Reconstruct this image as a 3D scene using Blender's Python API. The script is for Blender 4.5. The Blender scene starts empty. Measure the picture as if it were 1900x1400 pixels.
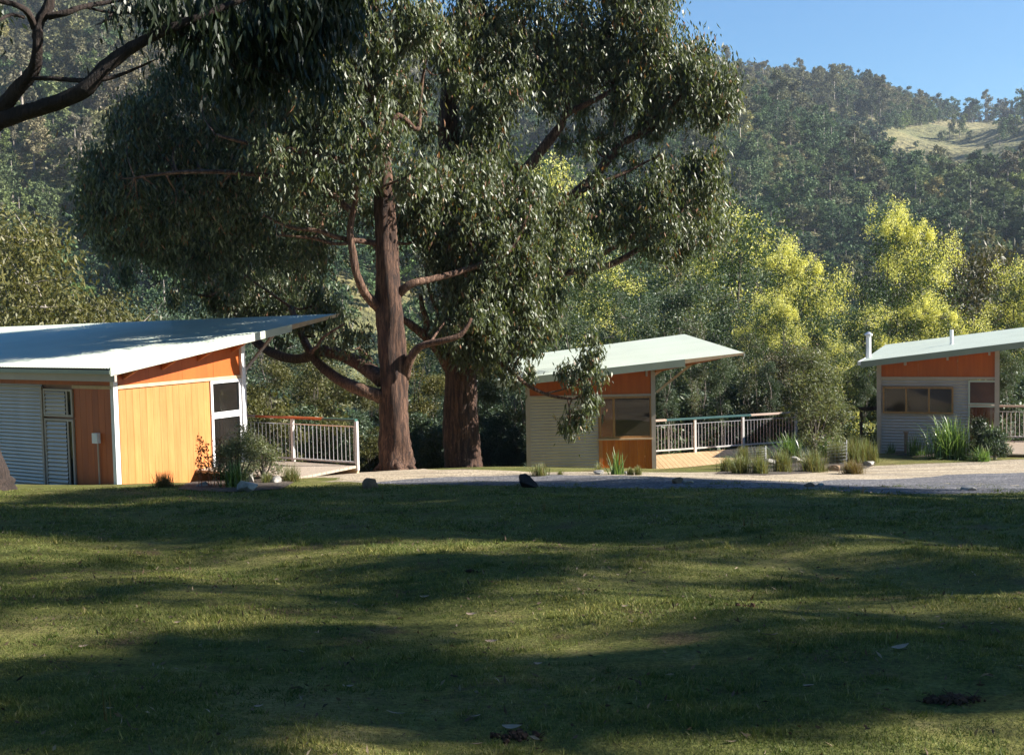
import bpy, math, random
import numpy as np
from mathutils import Vector, Matrix

S = bpy.context.scene
C = S.collection
R = math.radians
rnd = random.Random(7)
rng = np.random.default_rng(11)

# ------------------------------------------------------------------ camera
F = 2250.0                       # focal length in photograph pixels (1900 wide)
PITCH = R(3.56); ROLL = R(1.2)
fwd = Vector((0, math.cos(PITCH), -math.sin(PITCH)))
up0 = Vector((0, math.sin(PITCH), math.cos(PITCH)))
r0 = Vector((1, 0, 0))
rgt = r0 * math.cos(ROLL) - up0 * math.sin(ROLL)
upv = up0 * math.cos(ROLL) + r0 * math.sin(ROLL)
cam_d = bpy.data.cameras.new('camera'); cam = bpy.data.objects.new('camera', cam_d); C.objects.link(cam)
m = Matrix((rgt, upv, -fwd)).transposed().to_4x4()
cam.matrix_world = m
cam_d.sensor_width = 36; cam_d.lens = 36 * F / 1900
cam_d.clip_start = 0.1; cam_d.clip_end = 6000
S.camera = cam

# ------------------------------------------------------------------ sky, sun, exposure
SUN_AZ = R(94); SUN_EL = R(33)
w = bpy.data.worlds.new('World'); S.world = w; w.use_nodes = True
wn = w.node_tree.nodes; wn.clear()
sky = wn.new('ShaderNodeTexSky'); sky.sky_type = 'NISHITA'; sky.sun_disc = False
sky.sun_elevation = SUN_EL; sky.sun_rotation = SUN_AZ
sky.air_density = 1.0; sky.dust_density = 0.1; sky.ozone_density = 2.6; sky.altitude = 300
bg = wn.new('ShaderNodeBackground'); bg.inputs[1].default_value = 0.056
wo = wn.new('ShaderNodeOutputWorld')
hs = wn.new('ShaderNodeHueSaturation'); hs.inputs['Saturation'].default_value = 1.38; w.node_tree.links.new(sky.outputs[0], hs.inputs['Color']); w.node_tree.links.new(hs.outputs[0], bg.inputs[0]); w.node_tree.links.new(bg.outputs[0], wo.inputs[0])
sd = bpy.data.lights.new('sun', 'SUN'); sd.energy = 5.0; sd.angle = R(0.55); sd.color = (1.0, 0.94, 0.84)
so = bpy.data.objects.new('sun', sd); C.objects.link(so)
sdir = Vector((math.sin(SUN_AZ) * math.cos(SUN_EL), math.cos(SUN_AZ) * math.cos(SUN_EL), math.sin(SUN_EL)))
so.rotation_euler = sdir.to_track_quat('Z', 'Y').to_euler(); so.location = (30, 0, 30)
S.view_settings.view_transform = 'Standard'; S.view_settings.look = 'None'
S.view_settings.exposure = 1.5; S.view_settings.gamma = 1
try:
    S.cycles.max_bounces = 6; S.cycles.volume_bounces = 0; S.cycles.transparent_max_bounces = 8
except Exception: pass

# ------------------------------------------------------------------ geometry helpers
def ray(px, py): return fwd + rgt * ((px - 950) / F) - upv * ((py - 700) / F)
def P(px, py, Y):
    d = ray(px, py); return d * (Y / d.y)
def project(A):
    A = np.asarray(A, float); f = A @ np.array(fwd); u = A @ np.array(rgt); v = A @ np.array(upv)
    return 950 + F * u / f, 700 - F * v / f

LY = [-40, 0, 12, 24, 26.5, 29, 34, 40, 46]
LZ = [0.6, -1.6, -2.58, -3.55, -3.80, -4.24, -4.75, -6.2, -8.2]
CY = [-40, 0, 23.5, 28, 31, 34.4, 38, 41, 46]
CZ = [0.6, -1.6, -3.53, -4.03, -4.40, -4.92, -5.15, -6.2, -8.2]
RY = [-40, 0, 12, 22, 30, 34, 39, 41, 46]
RZ = [0.6, -1.6, -2.65, -3.64, -4.43, -4.68, -4.95, -6.0, -8.2]
def gz(x, y):
    x = np.asarray(x, float); y = np.asarray(y, float)
    def prof(X, Z):
        return sum(np.interp(y + d, X, Z) for d in (-1.2, -.6, 0, .6, 1.2)) / 5
    l, c, r = prof(LY, LZ), prof(CY, CZ), prof(RY, RZ)
    a = np.clip((x + 7) / 7, 0, 1); b = np.clip((x - 2) / 8, 0, 1)
    a = a * a * (3 - 2 * a); b = b * b * (3 - 2 * b)
    z = l * (1 - a) + c * a
    z = z * (1 - b) + r * b
    z = z + .2 * np.exp(-((x + 1.5) ** 2 / 22 + (y - 30) ** 2 / 10))
    z = z + .12 * np.clip((-x - 9) / 4, 0, 1) * np.exp(-((y - 26) / 6) ** 2)
    k = np.exp(-((y - 10) / 14) ** 2)
    z = z + k * (.045 * np.sin(x * 1.3 + y * .7) + .04 * np.sin(x * .6 - y * 1.1 + 2) + .022 * np.sin(2.3 * x + 1.9 * y + 1) + .012 * np.sin(5.1 * x - 3.7 * y) * np.sin(4.3 * y + 1.7 * x))
    return z
def G(px, py, lo=3, hi=60):
    """the point of the ground seen at a pixel"""
    d = ray(px, py); y = lo
    while y < hi:
        p = d * (y / d.y)
        if p.z <= gz(p.x, p.y): return p
        y += .05
    return d * (hi / d.y)
def onground(x, y, dz=0): return Vector((x, y, float(gz(x, y)) + dz))

SKYX = [-900, 0, 100, 300, 600, 800, 1000, 1200, 1350, 1500, 1600, 1700, 1800, 1900, 2300, 3000]
SKYY = [80, 50, 20, -30, 40, 105, 126, 134, 150, 178, 190, 214, 228, 224, 190, 170]
def hz(x, y):
    x = np.asarray(x, float); y = np.asarray(y, float)
    px = 950 + F * x / np.maximum(y, 1)
    Rr = np.interp(px, [-900, 0, 500, 1300, 2000, 3000], [470, 470, 560, 640, 700, 700])
    Rr = Rr + 25 * np.sin(px / 170.) + 12 * np.sin(px / 61. + 1)
    ys = np.interp(px, SKYX, SKYY); hp = 560 - (px - 950) * .021
    zr = (hp - ys) / F * Rr
    s = np.clip((y - 120) / (Rr - 120), 0, 1.0)
    z = -26 + (zr + 26) * s ** .92
    e = 4 * s * (1 - s)
    z = z + e * (7 * np.sin(x / 34. + y / 60.) + 4.5 * np.sin(x / 17. - y / 39. + 1) + 3 * np.sin(x / 11. + y / 21. + 2))
    z = z - np.clip(y - Rr, 0, 400) * .35
    v = np.interp(y, [44, 46, 70, 120], [-7.6, -8.4, -17, -26])
    return np.where(y < 120, v, z)

def link(o, parent=None):
    C.objects.link(o)
    if parent is not None: o.parent = parent
    return o
def tag(o, label=None, cat=None, group=None, kind=None):
    if label: o['label'] = label
    if cat: o['category'] = cat
    if group: o['group'] = group
    if kind: o['kind'] = kind
    return o
def empty(name, loc, label=None, cat=None, group=None, rz=0):
    o = bpy.data.objects.new(name, None); o.empty_display_size = .3
    o.location = loc; o.rotation_euler = (0, 0, rz); C.objects.link(o)
    return tag(o, label, cat, group)
def mesh_np(name, V, Fq, mats, tint=None, parent=None, off=None, smooth=False, midx=None, linkit=True):
    V = np.asarray(V, np.float32).reshape(-1, 3)
    if off is not None: V = V - np.array(off, np.float32)
    Fq = np.asarray(Fq, np.int32); k = Fq.shape[1]
    me = bpy.data.meshes.new(name)
    me.vertices.add(len(V)); me.vertices.foreach_set('co', V.ravel())
    me.loops.add(Fq.size); me.loops.foreach_set('vertex_index', Fq.ravel())
    me.polygons.add(len(Fq)); me.polygons.foreach_set('loop_start', np.arange(0, Fq.size, k, dtype=np.int32))
    try: me.polygons.foreach_set('loop_total', np.full(len(Fq), k, np.int32))
    except Exception: pass
    if smooth: me.polygons.foreach_set('use_smooth', np.ones(len(Fq), bool))
    if midx is not None: me.polygons.foreach_set('material_index', np.asarray(midx, np.int32))
    me.update(calc_edges=True)
    if tint is not None:
        a = me.attributes.new('tint', 'FLOAT', 'FACE'); a.data.foreach_set('value', np.asarray(tint, np.float32))
    for q in (mats if isinstance(mats, (list, tuple)) else [mats]): me.materials.append(q)
    o = bpy.data.objects.new(name, me)
    if linkit: link(o, parent)
    return o

class MB:
    """collects faces for ONE mesh object"""
    def __init__(s): s.v = []; s.f = []; s.t = []
    def face(s, pts, t=.5):
        i = len(s.v); s.v += [tuple(p) for p in pts]; s.f.append(tuple(range(i, i + len(pts)))); s.t.append(t)
    def hexa(s, p, t=.5):
        i = len(s.v); s.v += [tuple(q) for q in p]
        for f in ((0, 3, 2, 1), (4, 5, 6, 7), (0, 1, 5, 4), (1, 2, 6, 5), (2, 3, 7, 6), (3, 0, 4, 7)):
            s.f.append(tuple(i + k for k in f)); s.t.append(t)
    def box(s, o, u, v, w, t=.5):
        o = Vector(o); u = Vector(u); v = Vector(v); w = Vector(w)
        s.hexa([o, o + u, o + u + v, o + v, o + w, o + u + w, o + u + v + w, o + v + w], t)
    def beam(s, a, b, wd, ht, t=.5, upd=(0, 0, 1)):
        a = Vector(a); b = Vector(b); d = (b - a).normalized(); sd_ = d.cross(Vector(upd))
        if sd_.length < 1e-3: sd_ = Vector((1, 0, 0))
        sd_.normalize(); n = sd_.cross(d)
        x = sd_ * wd / 2; y = n * ht / 2
        s.hexa([a - x - y, b - x - y, b + x - y, a + x - y, a - x + y, b - x + y, b + x + y, a + x + y], t)
    def tube(s, pts, rad, n=8, t=.5, rough=0, cap=True, seed=0):
        pts = [Vector(p) for p in pts]; rr = random.Random(seed); base = len(s.v)
        prev = None
        for i, p in enumerate(pts):
            d = (pts[min(i + 1, len(pts) - 1)] - pts[max(i - 1, 0)]).normalized()
            if prev is None:
                a = d.orthogonal().normalized()
            else:
                a = (prev - d * prev.dot(d))
                a = a.normalized() if a.length > 1e-4 else d.orthogonal().normalized()
            prev = a; b = d.cross(a)
            for k in range(n):
                an = 2 * math.pi * k / n
                q = rad[i] * (1 + rough * (rr.random() - .5) + rough * .6 * math.sin(3 * an + i * .4) + rough * .4 * math.sin(5 * an + 1))
                s.v.append(tuple(p + (a * math.cos(an) + b * math.sin(an)) * q))
        for i in range(len(pts) - 1):
            for k in range(n):
                k2 = (k + 1) % n
                s.f.append((base + i * n + k, base + i * n + k2, base + (i + 1) * n + k2, base + (i + 1) * n + k)); s.t.append(t)
        if cap:
            e = base + (len(pts) - 1) * n
            s.f.append(tuple(base + k for k in reversed(range(n)))); s.t.append(t)
            s.f.append(tuple(e + k for k in range(n))); s.t.append(t)
    def build(s, name, mat, parent=None, smooth=False, label=None):
        me = bpy.data.meshes.new(name)
        off = Vector(parent_loc(parent))
        me.from_pydata([tuple(Vector(v) - off) for v in s.v], [], s.f)
        if smooth: me.polygons.foreach_set('use_smooth', np.ones(len(s.f), bool))
        a = me.attributes.new('tint', 'FLOAT', 'FACE'); a.data.foreach_set('value', np.array(s.t, np.float32))
        me.materials.append(mat); me.update()
        o = link(bpy.data.objects.new(name, me), parent)
        if label: o['label'] = label
        return o
def parent_loc(p):
    v = Vector((0, 0, 0))
    while p is not None: v += p.location; p = p.parent
    return v
def smoothpath(pts, rad, sub=5):
    """Catmull-Rom"""
    pts = [Vector(p) for p in pts]; o = []; ro = []
    for i in range(len(pts) - 1):
        p0 = pts[max(i - 1, 0)]; p1 = pts[i]; p2 = pts[i + 1]; p3 = pts[min(i + 2, len(pts) - 1)]
        for k in range(sub):
            t = k / sub
            o.append(.5 * ((2 * p1) + (p2 - p0) * t + (2 * p0 - 5 * p1 + 4 * p2 - p3) * t * t + (3 * p1 - p0 - 3 * p2 + p3) * t ** 3))
            ro.append(rad[i] * (1 - t) + rad[i + 1] * t)
    o.append(pts[-1]); ro.append(rad[-1]); return o, ro
def copy_tree(o, parent=None):
    c = o.copy(); C.objects.link(c); c.parent = parent
    for ch in list(o.children): copy_tree(ch, c)
    return c

# ------------------------------------------------------------------ materials
def mk(name):
    q = bpy.data.materials.new(name); q.use_nodes = True; nt = q.node_tree; nt.nodes.clear()
    out = nt.nodes.new('ShaderNodeOutputMaterial'); b = nt.nodes.new('ShaderNodeBsdfPrincipled')
    nt.links.new(b.outputs[0], out.inputs[0]); return q, nt, b, out
def ramp(nt, fac, stops):
    r = nt.nodes.new('ShaderNodeValToRGB'); e = r.color_ramp.elements
    while len(e) < len(stops): e.new(.5)
    for k, (p, c) in enumerate(stops): e[k].position = p; e[k].color = (*c, 1)
    nt.links.new(fac, r.inputs[0]); return r.outputs[0]
def coords(nt, kind='Object', scale=(1, 1, 1), rot=(0, 0, 0)):
    tc = nt.nodes.new('ShaderNodeTexCoord'); mp = nt.nodes.new('ShaderNodeMapping')
    mp.inputs['Scale'].default_value = scale; mp.inputs['Rotation'].default_value = rot
    nt.links.new(tc.outputs[kind], mp.inputs[0]); return mp.outputs[0]
def noise(nt, vec, scale, detail=4, rough=.55):
    n = nt.nodes.new('ShaderNodeTexNoise'); n.inputs['Scale'].default_value = scale
    n.inputs['Detail'].default_value = detail; n.inputs['Roughness'].default_value = rough
    nt.links.new(vec, n.inputs['Vector']); return n.outputs[0]
def mixc(nt, fac, a, b, mode='MIX'):
    x = nt.nodes.new('ShaderNodeMix'); x.data_type = 'RGBA'; x.blend_type = mode
    for s_, v in ((x.inputs[0], fac), (x.inputs[6], a), (x.inputs[7], b)):
        if hasattr(v, 'links') or hasattr(v, 'is_output'): nt.links.new(v, s_)
        elif isinstance(v, (int, float)): s_.default_value = v
        else: s_.default_value = (*v, 1)
    return x.outputs[2]
def bump(nt, b, h, strength=.3, dist=.02):
    u = nt.nodes.new('ShaderNodeBump'); u.inputs['Strength'].default_value = strength; u.inputs['Distance'].default_value = dist
    nt.links.new(h, u.inputs['Height']); nt.links.new(u.outputs[0], b.inputs['Normal'])
def attr(nt, name='tint'):
    a = nt.nodes.new('ShaderNodeAttribute'); a.attribute_name = name; return a.outputs['Fac']
def paint(name, col, rough=.5, var=.12, scale=3, stretch=(1, 1, 1), spec=.5, metal=0, bmp=0):
    q, nt, b, o = mk(name); v = coords(nt, 'Object', stretch); n = noise(nt, v, scale, 5)
    lo = tuple(c * (1 - var) for c in col); hi = tuple(min(1, c * (1 + var)) for c in col)
    nt.links.new(ramp(nt, n, [(.3, lo), (.7, hi)]), b.inputs['Base Color'])
    b.inputs['Roughness'].default_value = rough; b.inputs['Metallic'].default_value = metal
    b.inputs['Specular IOR Level'].default_value = spec
    if bmp: bump(nt, b, n, bmp, .01)
    return q
def wood(name, dark, light, rough=.55, scale=2.2):
    q, nt, b, o = mk(name); v = coords(nt, 'Object', (7, 7, .55)); n = noise(nt, v, scale, 6, .6)
    v2 = coords(nt, 'Object', (1, 1, 1)); n2 = noise(nt, v2, 1.3, 3)
    c = ramp(nt, n, [(.28, dark), (.72, light)])
    t = ramp(nt, attr(nt), [(0, (.88, .85, .80)), (1, (1.06, 1.05, 1.04))])
    c = mixc(nt, 1, c, t, 'MULTIPLY')
    c = mixc(nt, .5, c, ramp(nt, n2, [(.3, (.82, .8, .78)), (.7, (1.1, 1.1, 1.1))]), 'MULTIPLY')
    nt.links.new(c, b.inputs['Base Color']); b.inputs['Roughness'].default_value = rough
    bump(nt, b, n, .15, .01); return q
def leafmat(name, stops, rough=.4, trans=.25, spec=.5, objvar=0):
    q, nt, b, out = mk(name)
    c = ramp(nt, attr(nt), stops)
    if objvar:
        oi = nt.nodes.new('ShaderNodeObjectInfo')
        c = mixc(nt, 1, c, ramp(nt, oi.outputs['Random'], [(0, (1 - objvar, 1 - objvar * .8, 1 - objvar)), (.5, (1, 1, 1)), (1, (1 + objvar, 1 + objvar * .7, 1 - objvar * .3))]), 'MULTIPLY')
    nt.links.new(c, b.inputs['Base Color']); b.inputs['Roughness'].default_value = rough; b.inputs['Specular IOR Level'].default_value = spec
    tr = nt.nodes.new('ShaderNodeBsdfTranslucent'); mx = nt.nodes.new('ShaderNodeMixShader'); mx.inputs[0].default_value = trans
    c2 = mixc(nt, 1, c, (1.5, 1.5, .7), 'MULTIPLY'); nt.links.new(c2, tr.inputs[0])
    nt.links.new(b.outputs[0], mx.inputs[1]); nt.links.new(tr.outputs[0], mx.inputs[2]); nt.links.new(mx.outputs[0], out.inputs[0])
    return q
def bark(name, dark, mid, light, sc=1.0):
    q, nt, b, o = mk(name); v = coords(nt, 'Object', (5 * sc, 5 * sc, .7 * sc)); n = noise(nt, v, 2.2, 8, .65)
    n2 = noise(nt, coords(nt, 'Object', (1, 1, .5)), .9, 3)
    n4 = noise(nt, coords(nt, 'Object', (16 * sc, 16 * sc, 1.1 * sc)), 2.0, 6, .7); ad = nt.nodes.new('ShaderNodeMath'); ad.operation = 'ADD'; ml = nt.nodes.new('ShaderNodeMath'); ml.operation = 'MULTIPLY'; ml.inputs[1].default_value = .5
    nt.links.new(n, ad.inputs[0]); nt.links.new(n4, ad.inputs[1]); nt.links.new(ad.outputs[0], ml.inputs[0]); n = ml.outputs[0]
    c = ramp(nt, n, [(.40, dark), (.49, mid), (.60, light)])
    c = mixc(nt, .6, c, ramp(nt, n2, [(.3, (.7, .6, .55)), (.7, (1.25, 1.2, 1.15))]), 'MULTIPLY')
    nt.links.new(c, b.inputs['Base Color']); b.inputs['Roughness'].default_value = .85; bump(nt, b, n, .9, .06); return q

M = {}
M['leaf'] = leafmat('gum_leaf', [(0, (.035, .048, .02)), (.35, (.07, .092, .036)), (.68, (.13, .16, .075)), (.84, (.22, .23, .14)), (.92, (.20, .10, .04)), (1, (.25, .12, .06))], .5, .28, .8)
M['leaf_dark'] = leafmat('shaded_leaf', [(0, (.018, .03, .015)), (.5, (.03, .048, .022)), (1, (.05, .07, .03))], .42, .18, .5)  # gum leaf with the shade of the near crowns put into its colour
M['wattle'] = leafmat('wattle_leaf', [(0, (.035, .06, .02)), (.5, (.06, .095, .032)), (1, (.10, .14, .05))], .55, .25, .4, .2)
M['blossom'] = leafmat('wattle_blossom', [(0, (.38, .37, .08)), (.5, (.66, .63, .20)), (1, (.86, .83, .40))], .7, .3, .2)
M['bluegreen'] = leafmat('grey_green_leaf', [(0, (.035, .058, .035)), (.5, (.07, .105, .062)), (1, (.12, .16, .10))], .5, .22, .4, .2)
M['olive'] = leafmat('olive_leaf', [(0, (.05, .055, .015)), (.5, (.10, .10, .03)), (1, (.17, .155, .05))], .5, .25, .4, .18)
M['brownleaf'] = leafmat('russet_leaf', [(0, (.05, .045, .022)), (.5, (.09, .085, .04)), (1, (.16, .12, .07))], .5, .2, .4, .15)
M['smallleaf'] = leafmat('grey_olive_leaf', [(0, (.07, .085, .035)), (.5, (.13, .155, .075)), (.85, (.21, .22, .12)), (1, (.28, .18, .11))], .5, .3, .5)
M['tuft'] = leafmat('tussock_blade', [(0, (.16, .12, .05)), (.3, (.17, .16, .06)), (.7, (.17, .22, .10)), (1, (.36, .40, .26))], .5, .3, .4)
M['tuftbrown'] = leafmat('dry_tussock_blade', [(0, (.12, .075, .03)), (.6, (.20, .15, .06)), (1, (.2, .22, .1))], .6, .3, .3)
M['flax'] = leafmat('flax_blade', [(0, (.05, .09, .025)), (.6, (.13, .22, .06)), (1, (.42, .48, .32))], .35, .3, .6)
M['bark'] = bark('stringy_bark', (.010, .005, .004), (.046, .021, .012), (.155, .086, .055))
M['limb'] = bark('limb_bark', (.025, .012, .007), (.085, .042, .024), (.26, .16, .11), 1.6)
M['darkbark'] = bark('shaded_bark', (.012, .008, .007), (.028, .018, .015), (.06, .04, .032), 2)  # bark colour darkened to carry the shade on the left trunks
M['palebark'] = bark('pale_bark', (.06, .05, .045), (.24, .21, .18), (.55, .52, .47), 2)
M['greybark'] = bark('grey_bark', (.03, .026, .022), (.10, .085, .07), (.2, .18, .15), 2)

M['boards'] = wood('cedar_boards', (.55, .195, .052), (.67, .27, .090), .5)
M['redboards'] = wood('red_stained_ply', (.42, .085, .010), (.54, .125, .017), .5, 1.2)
M['orangeboards'] = wood('orange_stained_boards', (.56, .13, .010), (.70, .21, .02), .5)
M['trim'] = paint('pale_timber_trim', (.60, .42, .25), .6, .15, 6, (1, 1, 1))
M['railpaint'] = paint('rail_paint', (.60, .58, .56), .5, .08, 4)
M['white'] = paint('white_paint', (.80, .80, .82), .4, .05, 4)
M['postgrey'] = paint('grey_paint_post', (.46, .38, .32), .5, .07, 4)
M['corr'] = paint('corrugated_steel', (.53, .46, .41), .38, .08, 2, (1, 1, .3), .5, .25)
M['roof'] = paint('pale_green_roof_steel', (.52, .57, .48), .45, .06, .8, (1, 1, 1), .6, .0)
M['gutter'] = paint('green_grey_gutter', (.26, .30, .24), .4, .06, 3)
M['fasciapale'] = paint('pale_green_fascia', (.50, .54, .45), .4, .06, 3)
M['soffit'] = wood('orange_soffit', (.42, .13, .03), (.56, .21, .06), .6)
M['deck'] = wood('deck_boards', (.42, .28, .14), (.66, .48, .28), .6)
M['decklight'] = paint('weathered_deck', (.40, .33, .26), .65, .15, 6, (8, 1, 1))
M['greenrail'] = paint('green_rail_paint', (.04, .11, .09), .4, .1)
M['tealrail'] = paint('teal_rail_paint', (.06, .13, .13), .35, .1)
M['orangerail'] = paint('orange_rail_paint', (.50, .12, .035), .45, .1)
M['pinkrail'] = paint('weathered_rail', (.58, .44, .36), .5, .1)
M['steel'] = paint('galvanised_steel', (.62, .62, .66), .28, .06, 5, (1, 1, 1), .5, .55)
M['interior'] = paint('brown_interior', (.38, .20, .12), .7, .3, 2)  # warm brown stands in for the reflection in the window panes
M['sillwood'] = wood('varnished_frame', (.34, .17, .06), (.5, .28, .11), .45)
M['blind'] = paint('window_blind', (.36, .28, .22), .7, .1, 3)
def glassmat():
    q, nt, b, out = mk('window_glass'); b.inputs['Base Color'].default_value = (.012, .014, .014, 1); b.inputs['Roughness'].default_value = .03
    b.inputs['Specular IOR Level'].default_value = .8
    tr = nt.nodes.new('ShaderNodeBsdfTransparent'); mx = nt.nodes.new('ShaderNodeMixShader')
    lw = nt.nodes.new('ShaderNodeLayerWeight'); lw.inputs[0].default_value = .35
    mr = nt.nodes.new('ShaderNodeMapRange'); mr.inputs[3].default_value = .55; mr.inputs[4].default_value = 1
    nt.links.new(lw.outputs[1], mr.inputs[0]); nt.links.new(mr.outputs[0], mx.inputs[0])
    nt.links.new(tr.outputs[0], mx.inputs[1]); nt.links.new(b.outputs[0], mx.inputs[2]); nt.links.new(mx.outputs[0], out.inputs[0]); return q
M['glass'] = glassmat()

def gravelmat(name, a, b_, c_):
    q, nt, b, o = mk(name); v = coords(nt); n = noise(nt, v, 26, 4, .7); n2 = noise(nt, v, .9, 6, .7)
    vo = nt.nodes.new('ShaderNodeTexVoronoi'); vo.inputs['Scale'].default_value = 22; nt.links.new(v, vo.inputs['Vector'])
    c = ramp(nt, vo.outputs['Color'], [(.0, a), (.55, b_), (1, c_)])
    c = mixc(nt, .8, c, ramp(nt, n2, [(.3, (.75, .72, .68)), (.7, (1.15, 1.15, 1.15))]), 'MULTIPLY')
    c = mixc(nt, .6, c, ramp(nt, n, [(.35, (.55, .55, .55)), (.6, (1.1, 1.1, 1.1))]), 'MULTIPLY')
    n3 = noise(nt, coords(nt, 'Object', (.25, 1.6, 1)), 1.2, 5, .65); c = mixc(nt, .7, c, ramp(nt, n3, [(.38, (.55, .56, .6)), (.58, (1.15, 1.12, 1.08))]), 'MULTIPLY')
    nt.links.new(c, b.inputs['Base Color']); b.inputs['Roughness'].default_value = .9; bump(nt, b, vo.outputs['Distance'], .6, .03); return q
M['grey_gravel'] = gravelmat('blue_grey_gravel', (.05, .05, .06), (.12, .12, .135), (.27, .265, .28))
M['beige_gravel'] = gravelmat('beige_gravel', (.24, .19, .13), (.42, .35, .25), (.58, .50, .38))
M['mulch'] = gravelmat('mulch', (.03, .024, .02), (.08, .06, .045), (.17, .14, .11))
M['stone'] = paint('grey_stone', (.36, .34, .31), .85, .35, 5, (1, 1, 1), .3, 0, .6)
M['brownstone'] = paint('brown_stone', (.26, .17, .11), .85, .4, 5, (1, 1, 1), .3, 0, .6)
M['darkstone'] = paint('dark_stone', (.035, .027, .025), .8, .4, 5, (1, 1, 1), .3, 0, .6)
M['soil'] = paint('dug_soil', (.07, .038, .024), .95, .5, 9, (1, 1, 1), .2, 0, .9)
M['deadleaf'] = paint('dry_leaf', (.36, .26, .19), .6, .2, 20)
M['litter'] = leafmat('litter_leaf', [(0, (.05, .03, .02)), (.6, (.14, .09, .06)), (1, (.36, .28, .20))], .7, .1, .3)
M['wire'] = paint('wire_mesh', (.5, .5, .5), .4, .05, 5, (1, 1, 1), .5, .5)

def lawnmat():
    q, nt, b, o = mk('lawn_turf'); v = coords(nt)
    n1 = noise(nt, v, .55, 5, .6); n2 = noise(nt, v, 3.3, 5, .65); n3 = noise(nt, v, 28, 4, .7); n4 = noise(nt, v, 1.3, 3)
    c = ramp(nt, n1, [(.36, (.060, .078, .020)), (.5, (.14, .145, .036)), (.64, (.25, .205, .085))])
    c = mixc(nt, .55, c, ramp(nt, n2, [(.3, (.045, .055, .018)), (.55, (.16, .165, .045)), (.75, (.30, .25, .12))]))
    c = mixc(nt, ramp(nt, n4, [(.57, (0, 0, 0)), (.68, (.75, .75, .75))]), c, (.12, .08, .045))
    c = mixc(nt, .8, c, ramp(nt, n3, [(.35, (.42, .42, .42)), (.65, (1.3, 1.3, 1.3))]), 'MULTIPLY')
    nt.links.new(c, b.inputs['Base Color']); b.inputs['Roughness'].default_value = .95; b.inputs['Specular IOR Level'].default_value = .15
    bump(nt, b, mixc(nt, .5, n2, n3), .9, .06); return q
M['lawn'] = lawnmat()
def grassmat():
    q, nt, b, out = mk('grass_blade')
    v = coords(nt); n1 = noise(nt, v, .7, 4, .6)
    c = ramp(nt, attr(nt), [(0, (.075, .11, .025)), (.5, (.165, .205, .045)), (.8, (.30, .29, .09)), (1, (.50, .43, .24))])
    c = mixc(nt, .8, c, ramp(nt, n1, [(.36, (.38, .50, .38)), (.5, (.95, .95, .9)), (.64, (1.45, 1.2, 1.25))]), 'MULTIPLY')
    nt.links.new(c, b.inputs['Base Color']); b.inputs['Roughness'].default_value = .6; b.inputs['Specular IOR Level'].default_value = .25
    tr = nt.nodes.new('ShaderNodeBsdfTranslucent'); nt.links.new(c, tr.inputs[0]); mx = nt.nodes.new('ShaderNodeMixShader'); mx.inputs[0].default_value = .3
    nt.links.new(b.outputs[0], mx.inputs[1]); nt.links.new(tr.outputs[0], mx.inputs[2]); nt.links.new(mx.outputs[0], out.inputs[0]); return q
M['grass'] = grassmat()
def hillmat():
    q, nt, b, o = mk('hill_pasture'); v = coords(nt); n = noise(nt, v, .02, 6, .65); n2 = noise(nt, v, .25, 4, .6)
    c = ramp(nt, n, [(.3, (.10, .115, .04)), (.55, (.19, .17, .07)), (.75, (.25, .21, .10))])
    c = mixc(nt, .6, c, ramp(nt, n2, [(.35, (.35, .4, .35)), (.6, (1.15, 1.15, 1.1))]), 'MULTIPLY')
    nt.links.new(c, b.inputs['Base Color']); b.inputs['Roughness'].default_value = .95; bump(nt, b, n2, 1, 2.5); return q
M['hill'] = hillmat()
def forestmat(name, dry):
    q, nt, b, out = mk(name)
    geo = nt.nodes.new('ShaderNodeNewGeometry'); n = noise(nt, geo.outputs['Position'], .012, 3, .6)
    oi = nt.nodes.new('ShaderNodeObjectInfo')
    if dry: st = [(.3, (.045, .06, .028)), (.48, (.075, .078, .042)), (.62, (.088, .082, .055)), (.8, (.10, .088, .064))]
    else: st = [(.3, (.022, .045, .022)), (.5, (.045, .075, .034)), (.65, (.07, .09, .04)), (.8, (.09, .088, .048))]
    c = ramp(nt, n, st)
    c = mixc(nt, 1, c, ramp(nt, oi.outputs['Random'], [(0, (.55, .65, .6)), (.5, (1, 1, 1)), (.95, (1.25, 1.22, 1.0)), (1, (1.7, 1.65, .9))]), 'MULTIPLY')
    c = mixc(nt, 1, c, ramp(nt, attr(nt), [(0, (1.2, 1.2, 1.15)), (1, (2.7, 2.6, 2.4))]), 'MULTIPLY')
    nt.links.new(c, b.inputs['Base Color']); b.inputs['Roughness'].default_value = .7; b.inputs['Specular IOR Level'].default_value = .3
    tr = nt.nodes.new('ShaderNodeBsdfTranslucent'); nt.links.new(c, tr.inputs[0]); mx = nt.nodes.new('ShaderNodeMixShader'); mx.inputs[0].default_value = .25
    nt.links.new(b.outputs[0], mx.inputs[1]); nt.links.new(tr.outputs[0], mx.inputs[2]); nt.links.new(mx.outputs[0], out.inputs[0]); return q
M['forest'] = forestmat('forest_leaf', False); M['dryforest'] = forestmat('dry_forest_leaf', True)

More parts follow.
